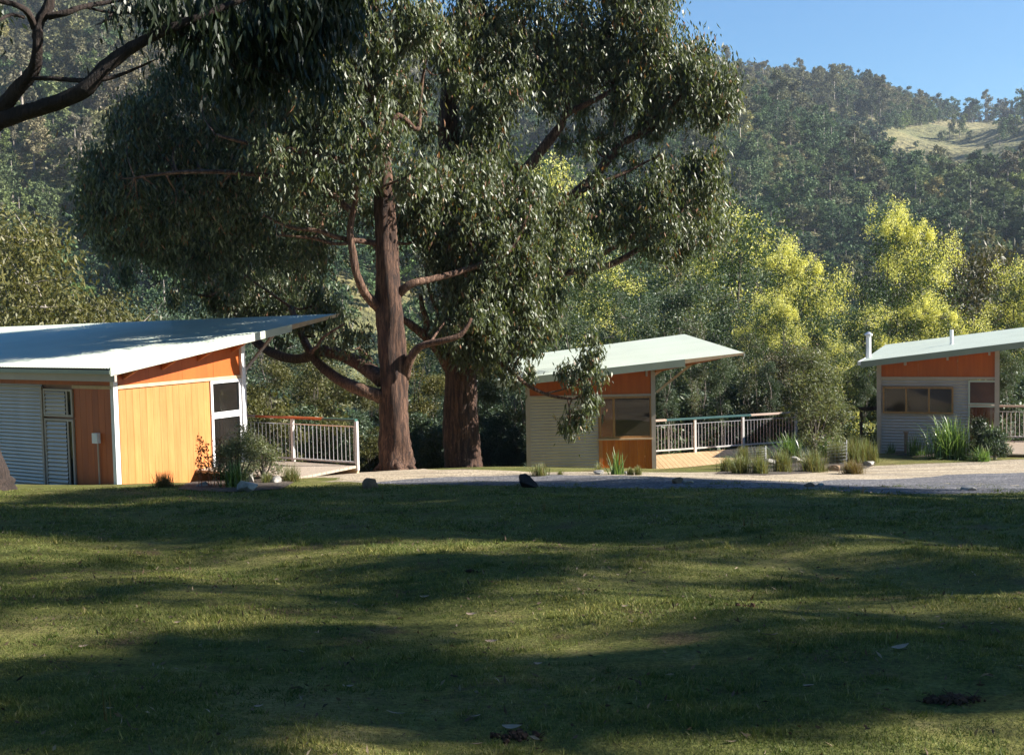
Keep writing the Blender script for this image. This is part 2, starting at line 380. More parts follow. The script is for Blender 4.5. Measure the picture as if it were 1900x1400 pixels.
# ------------------------------------------------------------------ foliage helpers
def unit(a): return a / np.maximum(np.linalg.norm(a, axis=-1, keepdims=True), 1e-6)
def leafquads(Pp, L, W, droop, g=rng, curl=.15):
    n = len(Pp); d = unit(unit(g.normal(size=(n, 3))) * (1 - droop) + np.array([0, 0, -1.]) * droop)
    s_ = unit(np.cross(d, unit(g.normal(size=(n, 3))))); nn = np.cross(d, s_)
    l = L * g.uniform(.45, 1.5, (n, 1)); wd = W * g.uniform(.7, 1.3, (n, 1))
    b = Pp; mid = b + d * l * .42 + nn * l * curl * .5; tip = b + d * l - nn * l * curl * .2
    return np.stack([b, mid - s_ * wd / 2, tip, mid + s_ * wd / 2], 1).reshape(-1, 3)
def quadidx(n): return np.arange(4 * n).reshape(n, 4)
def ellips(n, g, power=2.3):
    u = unit(g.normal(size=(n, 3))); return u * (g.random((n, 1)) ** (1 / power))
def blob_leaves(blobs, dens, g, sub=.38, gap=0):
    """blobs: (center, radii, weight). returns leaf base points, sub-clump centres per blob"""
    pts = []; subs = []
    for (c, r, wt) in blobs:
        c = np.array(c); r = np.array(r); area = (r[0] * r[2] + r[0] * r[1] + r[1] * r[2]) / 3 * math.pi
        ns = max(5, int(area * 2.8)); sc = ellips(ns, g, 3) * r * 1.08 + c
        n = int(area * dens * wt); k = g.integers(0, ns, n)
        sr = np.clip(r.min() * sub, .16, .50)
        p = sc[k] + g.normal(size=(n, 3)) * sr * np.array([.62, .62, .8]) * g.choice([.7, 1.0, 1.5], (n, 1), p=[.4, .4, .2])
        m_ = int(n * .08); p[:m_] = ellips(m_, g, 3) * r * 1.18 + c; pts.append(p); subs.append(sc)
    return np.concatenate(pts), subs

# ================================================================== TERRAIN
def grid(name, xs, ys, zf, mat, label=None, kind='structure', dz=0):
    X, Y = np.meshgrid(xs, ys); Z = zf(X, Y) + dz
    V = np.stack([X, Y, Z], -1).reshape(-1, 3); nx, ny = len(xs), len(ys)
    i = np.arange((ny - 1) * (nx - 1)); r = i // (nx - 1); c = i % (nx - 1); a = r * nx + c
    o = mesh_np(name, V, np.stack([a, a + 1, a + nx + 1, a + nx], 1), mat, smooth=True); tag(o, label, None, None, kind); return o
xs = np.concatenate([np.linspace(-70, -16, 30)[:-1], np.linspace(-16, 22, 160), np.linspace(22, 75, 30)[1:]])
ys = np.concatenate([np.linspace(-38, 2, 24)[:-1], np.linspace(2, 40, 160), np.linspace(40, 46.4, 12)[1:]])
grid('lawn', xs, ys, gz, M['lawn'], 'wide mown lawn sloping down from the camera towards the cabins')
# the valley and the hills beyond
th = np.linspace(-1.15, 1.15, 200); yy = np.concatenate([np.linspace(46, 120, 14)[:-1], np.linspace(120, 1000, 150)])
TX, YY = np.meshgrid(th, yy); XX = TX * (YY + 25)
V = np.stack([XX, YY, hz(XX, YY)], -1).reshape(-1, 3); nx = len(th)
i = np.arange((len(yy) - 1) * (nx - 1)); a = (i // (nx - 1)) * nx + i % (nx - 1)
tag(mesh_np('hillside', V, np.stack([a, a + 1, a + nx + 1, a + nx], 1), M['hill'], smooth=True), 'steep valley side rising behind the cabins', None, None, 'structure')

def strip(name, near, far, mat, dz, label, nu=90, nv=14, jit=.12, kind='structure', seed=3):
    """ground sheet between two pixel polylines (same count), laid on the terrain"""
    g = random.Random(seed)
    A = [G(*p) for p in near]; B = [G(*p) for p in far]
    def at(L, t):
        t *= len(L) - 1; i = min(int(t), len(L) - 2); return L[i].lerp(L[i + 1], t - i)
    V = []
    for a in range(nu + 1):
        p = at(A, a / nu); q = at(B, a / nu)
        ja = jit * (math.sin(a * 1.7 + seed) + math.sin(a * .63 + 2 * seed)) * .6 + g.uniform(-.5, .5) * jit
        jb = jit * (math.sin(a * 1.1 + 2 * seed) + math.sin(a * .41)) * .6 + g.uniform(-.5, .5) * jit
        for b in range(nv + 1):
            t = b / nv; x = p.x + (q.x - p.x) * t; y = p.y + (q.y - p.y) * t + ja * (1 - t) + jb * t
            V.append((x, y, float(gz(x, y)) + (dz if 0 < b < nv else .001)))
    Fq = [(a * (nv + 1) + b, (a + 1) * (nv + 1) + b, (a + 1) * (nv + 1) + b + 1, a * (nv + 1) + b + 1) for a in range(nu) for b in range(nv)]
    return tag(mesh_np(name, V, Fq, mat, smooth=True), label, None, None, kind)
strip('gravel_path', [(560, 893), (640, 894), (800, 896), (1000, 899), (1300, 903), (1500, 907), (1900, 913), (2100, 917)],
      [(575, 880), (650, 874), (800, 871), (1000, 876), (1300, 876), (1500, 868), (1900, 852), (2100, 852)], M['beige_gravel'], .012, 'beige gravel apron in front of the cabins', seed=3, jit=.08)
strip('gravel_road', [(690, 897), (800, 899), (1000, 902), (1300, 905), (1500, 908), (1900, 914), (2100, 917)],
      [(730, 893), (830, 885), (1000, 880), (1300, 889), (1500, 894), (1750, 880), (2100, 868)], M['grey_gravel'], .022, 'blue grey gravel track between the lawn and the cabins', seed=5, jit=.07)
gp = [(1660, 868), (1560, 866)]

# ================================================================== CABINS
def frame(P0, az):
    e1 = Vector((math.sin(az), math.cos(az), 0)); e2 = Vector((math.cos(az), -math.sin(az), 0))
    def L(a, o, z): return Vector((P0[0], P0[1], 0)) + e1 * a + e2 * o + Vector((0, 0, z))
    return e1, e2, L
def corrugated_wall(A, U, z0, z1, N, period=.085, amp=.008, t=.5):
    """horizontal corrugations on the vertical wall from A along U (vector), normal N"""
    mb = MB(); n = max(2, int((z1 - z0) / period * 6)); prev = None
    for i in range(n + 1):
        z = z0 + (z1 - z0) * i / n; d = amp * math.sin(2 * math.pi * (z - z0) / period)
        a = Vector((A.x, A.y, z)) + N * (d + amp + .004); b = a + U
        if prev: mb.face([prev[0], prev[1], b, a])
        prev = (a, b)
    return mb
def boards(A, U, z0f, z1f, N, bw=.19, gap=.005, th=.022):
    """vertical boards; z0f / z1f give bottom and top as functions of the distance along U"""
    mb = MB(); L = U.length; u = U.normalized(); n = max(1, round(L / bw)); w_ = L / n
    for i in range(n):
        s0 = i * w_ + gap / 2; s1 = (i + 1) * w_ - gap / 2; p = []
        for dd in (0, th):
            for (s_, zf) in ((s0, z0f), (s1, z0f), (s1, z1f), (s0, z1f)):
                q = A + u * s_ + N * dd; p.append(Vector((q.x, q.y, zf(s_))))
        mb.hexa([p[0], p[1], p[2], p[3], p[4], p[5], p[6], p[7]], rnd.random())
    return mb
def roofmesh(c00, c10, c11, c01, ribs, amp=.009, rows=10):
    """c00->c10 runs along the ribs' cross direction; corrugations run c00->c01"""
    n = ribs * 6; V = []
    nrm = (c10 - c00).cross(c01 - c00).normalized()
    if nrm.z < 0: nrm = -nrm
    for j in range(rows + 1):
        v = j / rows
        for i in range(n + 1):
            u = i / n; p = c00 * (1 - u) * (1 - v) + c10 * u * (1 - v) + c11 * u * v + c01 * (1 - u) * v
            V.append(p + nrm * amp * math.sin(2 * math.pi * u * ribs))
    Fq = [(j * (n + 1) + i, j * (n + 1) + i + 1, (j + 1) * (n + 1) + i + 1, (j + 1) * (n + 1) + i) for j in range(rows) for i in range(n)]
    return V, Fq
def window(root, A, U, z0, z1, N, fw=.05, fmat='white', bars=(), glass='glass', depth=.05):
    u = U.normalized(); Lw = U.length; mb = MB(); Z = Vector((0, 0, 1))
    a0 = Vector((A.x, A.y, z0)) + N * .01
    mb.box(a0, U, Z * fw, N * depth); mb.box(a0 + Z * (z1 - z0 - fw), U, Z * fw, N * depth)
    mb.box(a0 + Z * fw, u * fw, Z * (z1 - z0 - 2 * fw), N * depth); mb.box(a0 + Z * fw + u * (Lw - fw), u * fw, Z * (z1 - z0 - 2 * fw), N * depth)
    for b_ in bars: mb.box(a0 + Z * fw + u * (b_ - fw / 2), u * fw, Z * (z1 - z0 - 2 * fw), N * depth * .8)
    f = mb.build('window', M[fmat], root)
    g = MB(); g.box(a0 + Z * fw + u * fw + N * .012, u * (Lw - 2 * fw), Z * (z1 - z0 - 2 * fw), N * .008); g.build('pane', M[glass], f)
    return f

# ---- cabin A: orange boarded cabin at the left
az1 = R(31); P0 = (-8.9, 27.0)
e1, e2, L1 = frame(P0, az1)
Z = Vector((0, 0, 1))
ZT1 = -1.73
rz1 = lambda a: -1.251 + .131 * (a + .57)          # top of the roof above the wall line
c1 = empty('cabin', L1(0, 0, -3.9), 'orange timber cabin with a tilted pale green roof at the left edge', 'cabin')
gw = MB(); gw.box(L1(.02, -.24, -4.9), e1 * 4.06, e2 * .22, Z * 3.5); gw.box(L1(.02, -9, -4.9), e1 * .2, e2 * 8.7, Z * 3.5); gw.build('inner_wall', M['interior'], c1)
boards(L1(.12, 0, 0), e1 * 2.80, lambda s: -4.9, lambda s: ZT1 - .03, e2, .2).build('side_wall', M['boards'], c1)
def sz(s): return rz1(s) - .12
boards(L1(.0, 0, 0), e1 * 4.1, lambda s: ZT1 + .05, lambda s: sz(s), e2, 1.03, .006).build('gable_panel', M['redboards'], c1)
t_ = MB(); t_.box(L1(-.02, .0, ZT1 - .03), e1 * 4.16, e2 * .06, Z * .075); t_.box(L1(-.05, -1.32, ZT1 - .03), e1 * .05, e2 * 1.32, Z * .075); t_.build('trim_rail', M['trim'], c1)
# front (shaded) face, running left from the corner
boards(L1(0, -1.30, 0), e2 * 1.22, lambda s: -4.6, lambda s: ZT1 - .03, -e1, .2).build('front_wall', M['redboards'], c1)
boards(L1(0, -9.0, 0), e2 * 9.0, lambda s: ZT1 + .05, lambda s: -1.30, -e1, 1.2, .006).build('front_panel', M['redboards'], c1)
corrugated_wall(L1(0, -9.0, 0), e2 * 6.60, -4.9, ZT1 + .04, -e1).build('metal_cladding', M['corr'], c1)
pm = MB(); pm.box(L1(-.03, -2.42, -4.6), e1 * -.05, e2 * .07, Z * (ZT1 + 4.6)); pm.build('cladding_trim', M['postgrey'], c1)
# front window with a reflecting louvre screen
wf = window(c1, L1(-.0, -2.32, 0), e2 * 1.0, -2.42, ZT1 - .05, -e1, .05, 'postgrey', (.80,))
wl = window(c1, L1(-.0, -2.32, 0), e2 * 1.0, -4.3, -2.47, -e1, .05, 'postgrey', (.80,))
corrugated_wall(L1(-.03, -2.26, 0), e2 * .68, -2.37, ZT1 - .11, -e1, .095, .012).build('louvre_screen', M['corr'], wf)
corrugated_wall(L1(-.03, -2.26, 0), e2 * .68, -4.25, -2.53, -e1, .095, .012).build('louvre_screen', M['corr'], wl)
cp = MB(); cp.box(L1(-.05, -.05, -4.9), e1 * .12, e2 * .11, Z * 3.72); cp.build('corner_post', M['white'], c1)
ep = MB(); ep.box(L1(3.98, -.02, -4.9), e1 * .13, e2 * .12, Z * 4.22); ep.build('corner_post', M['white'], c1)
# side windows
window(c1, L1(2.93, 0, 0), e1 * 1.04, -2.62, ZT1 - .04, e2, .07, 'white')
window(c1, L1(2.93, 0, 0), e1 * 1.04, -4.45, -2.63, e2, .07, 'white')
bl = MB(); bl.box(L1(3.02, -.012, -2.52), e1 * .86, e2 * .015, Z * .70); bl.box(L1(3.02, -.012, -4.4), e1 * .86, e2 * .015, Z * 1.70); bl.build('inner_blind', M['interior'], c1)
pt = MB(); pt.box(L1(3.1, .005, -2.28), e1 * .66, e2 * .012, Z * .24); pt.build('inner_board', M['sillwood'], c1)
# meter box and conduit on the front face
bx = MB(); bx.box(L1(-.03, -.62, -2.98), e1 * -.10, e2 * .17, Z * .23); mbx = bx.build('meter_box', M['white'], c1)
cd = MB(); cd.tube([L1(-.07, -.50, -2.98), L1(-.07, -.49, -4.3)], [.018, .018], 8); cd.build('conduit', M['postgrey'], mbx)
# roof
S0 = L1(-.57, .60, -1.251); T0 = L1(7.27, .60, -.224); T1 = L1(7.27, -16, -.52); S1 = L1(-.57, -16, -1.26)
Vr, Fr = roofmesh(S0, S1, T1, T0, 175)
rf = mesh_np('roof', Vr, Fr, M['roof'], np.full(len(Fr), .5), c1, off=c1.location, smooth=True)
sf = MB(); dz = Vector((0, 0, -.05)); sf.face([S0 + dz, S1 + dz, T1 + dz, T0 + dz]); sf.build('soffit', M['soffit'], rf)
fa = MB(); k = 5.9 / 7.84; Tm = S0.lerp(T0, k)
fa.hexa([S0 + Z * -.17, Tm + Z * -.17, Tm + Z * -.17 - e2 * .03, S0 + Z * -.17 - e2 * .03, S0 + Z * .02, Tm + Z * .02, Tm + Z * .02 - e2 * .03, S0 + Z * .02 - e2 * .03]); fa.build('fascia', M['fasciapale'], rf)
fb = MB(); fb.hexa([Tm + Z * -.11, T0 + Z * -.07, T0 + Z * -.07 - e2 * .03, Tm + Z * -.11 - e2 * .03, Tm + Z * .015, T0 + Z * .015, T0 + Z * .015 - e2 * .03, Tm + Z * .015 - e2 * .03]); fb.build('barge_board', M['trim'], rf)
gt = MB(); gt.box(S0 + Z * -.13 + e1 * -.02 - e2 * .02, e2 * -16, e1 * .12, Z * .09); gt.build('gutter', M['gutter'], rf)
bm = MB(); bm.box(S0 + Z * -.30 + e1 * .10 - e2 * .0, e2 * -16, e1 * .06, Z * .165); bm.build('eave_beam', M['postgrey'], rf)
for i in range(5):
    r_ = MB(); r_.box(L1(-.46, -1.1 - i * 1.1, -1.50), e1 * .5, e2 * .06, Z * .10); r_.build('rafter_end', M['postgrey'], rf)
for i in range(4):
    a = .25 + i * 1.15; r_ = MB(); r_.hexa([L1(a, .02, rz1(a) - .42), L1(a + .05, .02, rz1(a) - .42), L1(a + .05, .5, rz1(a) - .2), L1(a, .5, rz1(a) - .2),
        L1(a, .02, rz1(a) - .06), L1(a + .05, .02, rz1(a) - .06), L1(a + .05, .5, rz1(a) - .06), L1(a, .5, rz1(a) - .06)]); r_.build('bracket', M['soffit'], rf)
st = MB(); st.beam(L1(4.12, .02, -1.62), L1(5.4, .02, -.62), .05, .07); st.build('roof_strut', M['postgrey'], c1)
hb = MB(); hb.beam(L1(4.1, -.08, rz1(4.1) - .22), L1(5.9, -.08, rz1(5.9) - .2), .08, .16); hb.build('roof_beam', M['soffit'], c1)

# ---- railings
def railing(A, B, deckz, h, label, posts, nbal, segs, group=None, base=None, postmat='railpaint', ramp_z=None):
    """A, B plan points; posts: fractions with a post; segs: list of (f0,f1,material)"""
    A = Vector((A[0], A[1], 0)); B = Vector((B[0], B[1], 0)); zb = ramp_z if ramp_z is not None else deckz
    def p(f, z): q = A.lerp(B, f); q.z = deckz * (1 - f) + zb * f + z; return q
    root = empty('deck_railing', p(0, 0), label, 'railing', group)
    d = (B - A).normalized(); n = Vector((d.y, -d.x, 0))
    for (f0, f1, mt) in segs:
        m_ = MB(); m_.beam(p(f0, h), p(f1, h), .11, .055); m_.build('handrail', M[mt], root)
    for f in posts:
        m_ = MB(); q = p(f, -.12); m_.box(q - d * .036 - n * .036, d * .072, n * .072, Z * (h + .09)); m_.build('post', M[postmat], root)
    m_ = MB(); m_.beam(p(0, .07), p(1, .07), .04, .045); m_.build('bottom_rail', M[postmat], root)
    m_ = MB(); m_.beam(p(0, h - .16), p(1, h - .16), .02, .02); m_.build('top_wire', M['steel'], root)
    for i in range(nbal):
        f = (i + .7) / (nbal + .4)
        if min(abs(f - q) for q in posts) * (B - A).length < .06: continue
        m_ = MB(); m_.tube([p(f, .05), p(f, h - .15)], [.0085, .0085], 5); m_.build('baluster', M['steel'], root)
    return root
# cabin A deck: far edge railing
A1 = Vector((-3.79, 29.2, 0)); d1 = -e2
B1 = A1 + d1 * 4.4
railing(A1, B1, -3.87, 1.10, 'railing with orange and green painted handrail beside the orange cabin', [0, .46, 1.0], 34,
        [(0, .235, 'greenrail'), (.235, .73, 'orangerail'), (.73, 1.0, 'pinkrail')])
dk = empty('deck', (-5, 28.6, -3.95), 'small timber deck beside the orange cabin at ground level', 'deck')
m_ = MB(); n_ = 13
for i in range(n_):          # boards parallel to the railing
    q0 = A1 - e1 * (.02 + i * .165); ln = 4.2 - .0 * i; cut = 0
    m_.box(Vector((q0.x, q0.y, -3.93)) - e2 * cut, -e2 * (ln - cut), -e1 * .155, Z * .06, rnd.random())
m_.build('deck_boards', M['decklight'], dk)
m_ = MB(); m_.box(Vector((A1.x, A1.y, -4.3)) - e1 * .1, -e2 * 4.0, -e1 * 2.1, Z * .35); 
m_ = MB(); m_.beam(A1 + Z * -4.04 + e1 * .02, B1 + Z * -4.04 + e1 * .02, .08, .2); m_.build('edge_beam', M['trim'], dk)

# ---- cabin B: middle
fy = 34.4; ZT2 = -2.71
c2 = empty('cabin', (.4, fy, -4.9), 'middle cabin with taupe metal wall, red upper panel and hanging gum branch in front', 'cabin')
X2 = Vector((1, 0, 0)); N2 = Vector((0, -1, 0)); Y2 = Vector((0, 1, 0))
rz2 = lambda x: -2.16 + .092 * x
mb_ = MB(); mb_.box((.45, fy + .03, -5.4), X2 * 2.0, Y2 * 6, Z * 3.0); mb_.build('inner_wall', M['interior'], c2)
corrugated_wall(Vector((.48, fy, 0)), X2 * 1.95, -5.4, ZT2 - .03, N2).build('metal_cladding', M['corr'], c2)
boards(Vector((.44, fy, 0)), X2 * 3.55, lambda s: ZT2 + .03, lambda s: rz2(.44 + s) - .1, N2, 1.2, .006).build('gable_panel', M['redboards'], c2)
t_ = MB(); t_.box((.42, fy - .05, ZT2 - .03), X2 * 3.6, Y2 * .05, Z * .06); t_.build('trim_rail', M['postgrey'], c2)
for x in (.40, 3.97):
    p_ = MB(); p_.box((x - .03, fy - .08, -5.4), X2 * .12, Y2 * .12, Z * (rz2(x) - .08 + 5.4)); p_.build('corner_post', M['postgrey'], c2)
boards(Vector((2.46, fy, 0)), X2 * 1.50, lambda s: -5.3, lambda s: -3.98, N2, .215).build('boarded_panel', M['orangeboards'], c2)
for x, w_, mt in ((2.44, .10, 'boards'), (3.87, .08, 'orangeboards')):
    p_ = MB(); p_.box((x, fy - .045, -5.3), X2 * w_, Y2 * .04, Z * 1.32); p_.build('cover_strip', M[mt], c2)
p_ = MB(); p_.box((2.40, fy - .10, -3.98), X2 * 1.56, Y2 * .12, Z * .045); p_.build('window_sill', M['trim'], c2)
wq = window(c2, Vector((2.45, fy, 0)), X2 * 1.50, -3.93, ZT2 - .035, N2, .055, 'sillwood', (.42,))
p_ = MB(); p_.box((2.93, fy + .10, -3.9), X2 * 1.0, Y2 * .02, Z * 1.15); p_.build('inner_blind', M['blind'], c2)
p_ = MB(); p_.box((2.45, fy + 3.6, -5.3), X2 * 1.6, Y2 * .1, Z * 2.2); p_.build('back_wall', M['interior'], c2)
Ra = Vector((-.42, fy - .5, rz2(-.42))); Rb = Vector((6.52, fy - .5, rz2(6.52))); Rc = P(1270, 620, 42.5); Rd = P(955, 661.5, 42.5)
Vr, Fr = roofmesh(Ra, Rd, Rc, Rb, 160)
rf2 = mesh_np('roof', Vr, Fr, M['roof'], np.full(len(Fr), .5), c2, off=c2.location, smooth=True)
s_ = MB(); dz = Vector((0, 0, -.05)); s_.face([Ra + dz, Rd + dz, Rc + dz, Rb + dz]); s_.build('soffit', M['soffit'], rf2)
Rm = Ra.lerp(Rb, .76); f_ = MB()
f_.hexa([Ra + Z * -.19, Rm + Z * -.19, Rm + Z * -.19 + Y2 * .03, Ra + Z * -.19 + Y2 * .03, Ra + Z * .015, Rm + Z * .015, Rm + Z * .015 + Y2 * .03, Ra + Z * .015 + Y2 * .03]); f_.build('fascia', M['gutter'], rf2)
f_ = MB(); f_.hexa([Rm + Z * -.11, Rb + Z * -.05, Rb + Z * -.05 + Y2 * .03, Rm + Z * -.11 + Y2 * .03, Rm + Z * .01, Rb + Z * .01, Rb + Z * .01 + Y2 * .03, Rm + Z * .01 + Y2 * .03]); f_.build('barge_board', M['trim'], rf2)
f_ = MB(); f_.beam(Rb + Z * -.06, Rc + Z * -.06, .04, .09); f_.build('edge_trim', M['fasciapale'], rf2)
p_ = MB(); p_.hexa([Vector(q) for q in ((4.05, fy - .3, rz2(4.05) - .28), (5.9, fy - .3, rz2(5.9) - .1), (5.8, fy + 5, rz2(5.9) - .1), (4.05, fy + 5, rz2(4.05) - .28),
     (4.05, fy - .3, rz2(4.05) - .09), (5.9, fy - .3, rz2(5.9) - .07), (5.8, fy + 5, rz2(5.9) - .07), (4.05, fy + 5, rz2(4.05) - .09))]); p_.build('roof_lining', M['soffit'], c2)
for (a, b) in (((4.1, fy, -2.65), (5.3, fy, -1.72)), ((4.1, fy + 1.6, -2.35), (5.0, fy + 1.6, -1.75))):
    p_ = MB(); p_.beam(a, b, .05, .06); p_.build('roof_strut', M['trim'], c2)
for x in (3.78,):
    p_ = MB(); p_.box((x, fy - .30, rz2(x) - .36), X2 * .04, Y2 * .25, Z * .26); p_.build('bracket', M['postgrey'], c2)
# deck B and railing
railing((4.1, 37.5), (9.35, 39.7), -4.80, 1.02, 'long railing with white and teal handrail on the deck right of the middle cabin', [.315, .63, .99], 46,
        [(0, .13, 'pinkrail'), (.13, .68, 'tealrail'), (.68, 1.0, 'pinkrail')], ramp_z=-4.83)
dk2 = empty('deck', (5.6, 36, -4.9), 'sunlit timber deck right of the middle cabin', 'deck')
m_ = MB(); x = 4.06
while x < 9.2:
    yn = 34.05 + max(0, x - 5.6) * .55; yf = 37.55 + (x - 4.1) * .42
    if yf - yn > .3:
        m_.box((x, yn, -4.93 + .012 * (yn - 34)), X2 * .135, Y2 * (yf - yn), Z * .06, rnd.random())
    x += .145
m_.build('deck_boards', M['deck'], dk2)
m_ = MB(); m_.beam((4.06, 37.62, -5.0), (9.3, 39.82, -5.05), .1, .25); m_.build('edge_beam', M['trim'], dk2)

# ---- cabin C: right
u3 = Vector((.931, -.366, 0)); b3 = Vector((.366, .931, 0)); N3 = -b3; O3 = Vector((11.15, 36.8, 0)); ZT3 = -2.54
def L3(a, bk, z): return O3 + u3 * a + b3 * bk + Vector((0, 0, z))
c3 = empty('cabin', L3(0, 0, -4.8), 'corrugated grey cabin with a wide window and white flue at the right edge', 'cabin')
rz3 = lambda a: -2.02 + .125 * (a + .45)
mb_ = MB(); mb_.box(L3(.05, .03, -5.3), u3 * 2.4, b3 * 8, Z * 2.75); mb_.build('inner_wall', M['interior'], c3)
corrugated_wall(L3(.03, 0, 0), u3 * 2.52, -5.3, ZT3 - .02, N3, .09, .012).build('metal_cladding', M['corr'], c3)
boards(L3(.02, 0, 0), u3 * 3.36, lambda s: ZT3 + .04, lambda s: rz3(s) - .1, N3, 1.15, .006).build('gable_panel', M['redboards'], c3)
t_ = MB(); t_.box(L3(0, 0, ZT3 - .03), u3 * 3.4, N3 * .05, Z * .07); t_.build('trim_rail', M['postgrey'], c3)
for a in (0, 3.33):
    p_ = MB(); p_.box(L3(a - .05, .04, -5.3), u3 * .13, N3 * .13, Z * (rz3(a) - .08 + 5.3)); p_.build('corner_post', M['postgrey'], c3)
window(c3, L3(.12, -.02, 0), u3 * 2.02, -3.60, -2.80, N3, .05, 'sillwood', (.68, 1.33))
mb_ = MB(); mb_.box(L3(2.5, 1.5, -5.3), u3 * .85, b3 * .1, Z * 2.6); mb_.build('back_wall', M['interior'], c3)
p_ = MB()
for (s0, s1) in ((.24, .76), (.88, 1.40), (1.52, 2.05)): p_.box(L3(s0, -.035, -3.52), u3 * (s1 - s0), N3 * .006, Z * .66)
p_.build('window_blind', M['blind'], c3)
window(c3, L3(2.55, 0, 0), u3 * .78, -3.32, ZT3 - .06, N3, .05, 'fasciapale')
window(c3, L3(2.55, 0, 0), u3 * .78, -4.9, -3.34, N3, .05, 'fasciapale')
Sa = L3(-.48, -.5, rz3(-.48)); Sb = L3(6.2, -.5, rz3(6.2) - .0); Sc = L3(6.2, 9.2, rz3(6.2) + .12); Sd = L3(-.48, 9.0, rz3(-.48) + .13)
Vr, Fr = roofmesh(Sa, Sd, Sc, Sb, 100)
rf3 = mesh_np('roof', Vr, Fr, M['roof'], np.full(len(Fr), .5), c3, off=c3.location, smooth=True)
s_ = MB(); dz = Vector((0, 0, -.05)); s_.face([Sa + dz, Sd + dz, Sc + dz, Sb + dz]); s_.build('soffit', M['soffit'], rf3)
f_ = MB(); f_.hexa([Sa + Z * -.17, Sb + Z * -.17, Sb + Z * -.17 + b3 * .03, Sa + Z * -.17 + b3 * .03, Sa + Z * .015, Sb + Z * .015, Sb + Z * .015 + b3 * .03, Sa + Z * .015 + b3 * .03]); f_.build('fascia', M['gutter'], rf3)
f_ = MB(); f_.box(Sa + Z * -.10 - u3 * .09, u3 * .1, b3 * 9.4, Z * .11); f_.build('gutter', M['white'], rf3)
f_ = MB(); f_.tube([L3(2.0, 3.2, rz3(2.0) - .05), L3(2.0, 3.2, rz3(2.0) + .52)], [.055, .055], 10); f_.tube([L3(2.0, 3.2, rz3(2.0) + .02), L3(2.0, 3.2, rz3(2.0) + .06)], [.12, .07], 10); f_.build('vent_pipe', M['white'], rf3, smooth=False)
for a in (.75, 1.95, 3.1):
    p_ = MB(); p_.box(L3(a, 0, rz3(a) - .27), u3 * .06, N3 * .35, Z * .12); p_.build('bracket', M['postgrey'], c3)
fl = P(1611, 662, 42); ft = P(1610, 621, 42); sc_ = 42 / F
fl = L3(-.40, 1.2, 0); ft = Vector((fl.x, fl.y, -1.29)); sc_ = fl.y / F
ch = MB(); ch.tube([(fl.x, fl.y, -2.15), (fl.x, fl.y, ft.z)], [4.7 * sc_] * 2, 14); chp = ch.build('flue', M['white'], c3, smooth=False)
ch = MB(); ch.tube([(fl.x, fl.y, ft.z), (fl.x, fl.y, ft.z + .05), (fl.x, fl.y, ft.z + .12)], [7.6 * sc_, 7.6 * sc_, 2 * sc_], 14); ch.build('flue_cap', M['steel'], chp)
railing((14.62, 36.9), (17.6, 35.9), -4.48, 1.0, 'short railing cut by the right edge of the view beside the grey cabin', [0, .5, 1.0], 26, [(0, 1, 'pinkrail')])
dk3 = empty('deck', (15, 35, -4.5), 'timber ramp deck at the right edge beside the grey cabin', 'deck')
m_ = MB()
for i in range(17):
    q = L3(3.5, 1.2 - i * .15, -4.56 - i * .005); m_.box(q, u3 * 3.4, N3 * .14, Z * .05, rnd.random())
m_.build('deck_boards', M['decklight'], dk3)

# ---- low timber rail seen between the shrub tree and the grey cabin
q0 = P(1562, 760, 41); q1 = P(1634, 757, 42)
fr = empty('timber_rail', (q0.x, 41, -5.3), 'dark weathered timber rail left of the grey cabin', 'fence')
m_ = MB(); m_.beam(q0, q1, .06, .14); m_.build('rail', M['greybark'], fr)
for q in (q0, q0.lerp(q1, .5), q1):
    m_ = MB(); m_.box((q.x - .04, q.y, -6.2), X2 * .08, Y2 * .08, Z * (q.z + 6.15)); m_.build('post', M['greybark'], fr)

# ================================================================== BIG GUM TREES
def limb(mb, pts, rad, n=10, rough=.12, sub=5, seed=0, store=None):
    """pts: (px, py, Y); rad in photograph pixels"""
    w3 = [P(*p) for p in pts]; rr = [r * p[2] / F for r, p in zip(rad, pts)]
    a, b = smoothpath(w3, rr, sub); mb.tube(a, b, n, .5, rough, True, seed)
    if store is not None: store += [(x, y) for x, y in zip(a, b)]
def twigs(mb, store, blobs, subs, g, rmax=.05, every=1):
    sp = np.array([tuple(s_[0]) for s_ in store])
    for (c, r, wt), sc in zip(blobs, subs):
        c = Vector(c); d = np.linalg.norm(sp - np.array(c), axis=1) + np.maximum(0, sp[:, 2] - c.z) * .6
        j = int(d.argmin()); a = Vector(sp[j]); ra = min(store[j][1] * .6, rmax)
        md = a.lerp(c, .5) + Vector((g.normal() * .15, g.normal() * .15, -.12))
        pa, pr = smoothpath([a, md, c], [ra, ra * .75, ra * .5], 4); mb.tube(pa, pr, 6, .5, .1)
        for s_ in sc[::every]:
            e = Vector(s_); q = c.lerp(e, .5) + Vector((g.normal() * .1, g.normal() * .1, -.08))
            mb.tube([c, q, e], [ra * .42, ra * .28, .006], 4, .5, 0, False)
def blobs_px(L_, Y0, ddepth=1.0):
    out = []
    for b_ in L_:
        px, py, rx, ry = b_[:4]; Y = b_[4] if len(b_) > 4 else Y0; wt = b_[5] if len(b_) > 5 else 1
        out.append((tuple(P(px, py, Y)), (rx * Y / F, max(.5, (rx + ry) / 2 * Y / F * ddepth), ry * Y / F), wt))
    return out
def leaf_tint(n, g, bias=None):
    return np.clip(g.beta(1.8, 2.6, n) + (g.random(n) < .06) * .5, 0, 1)

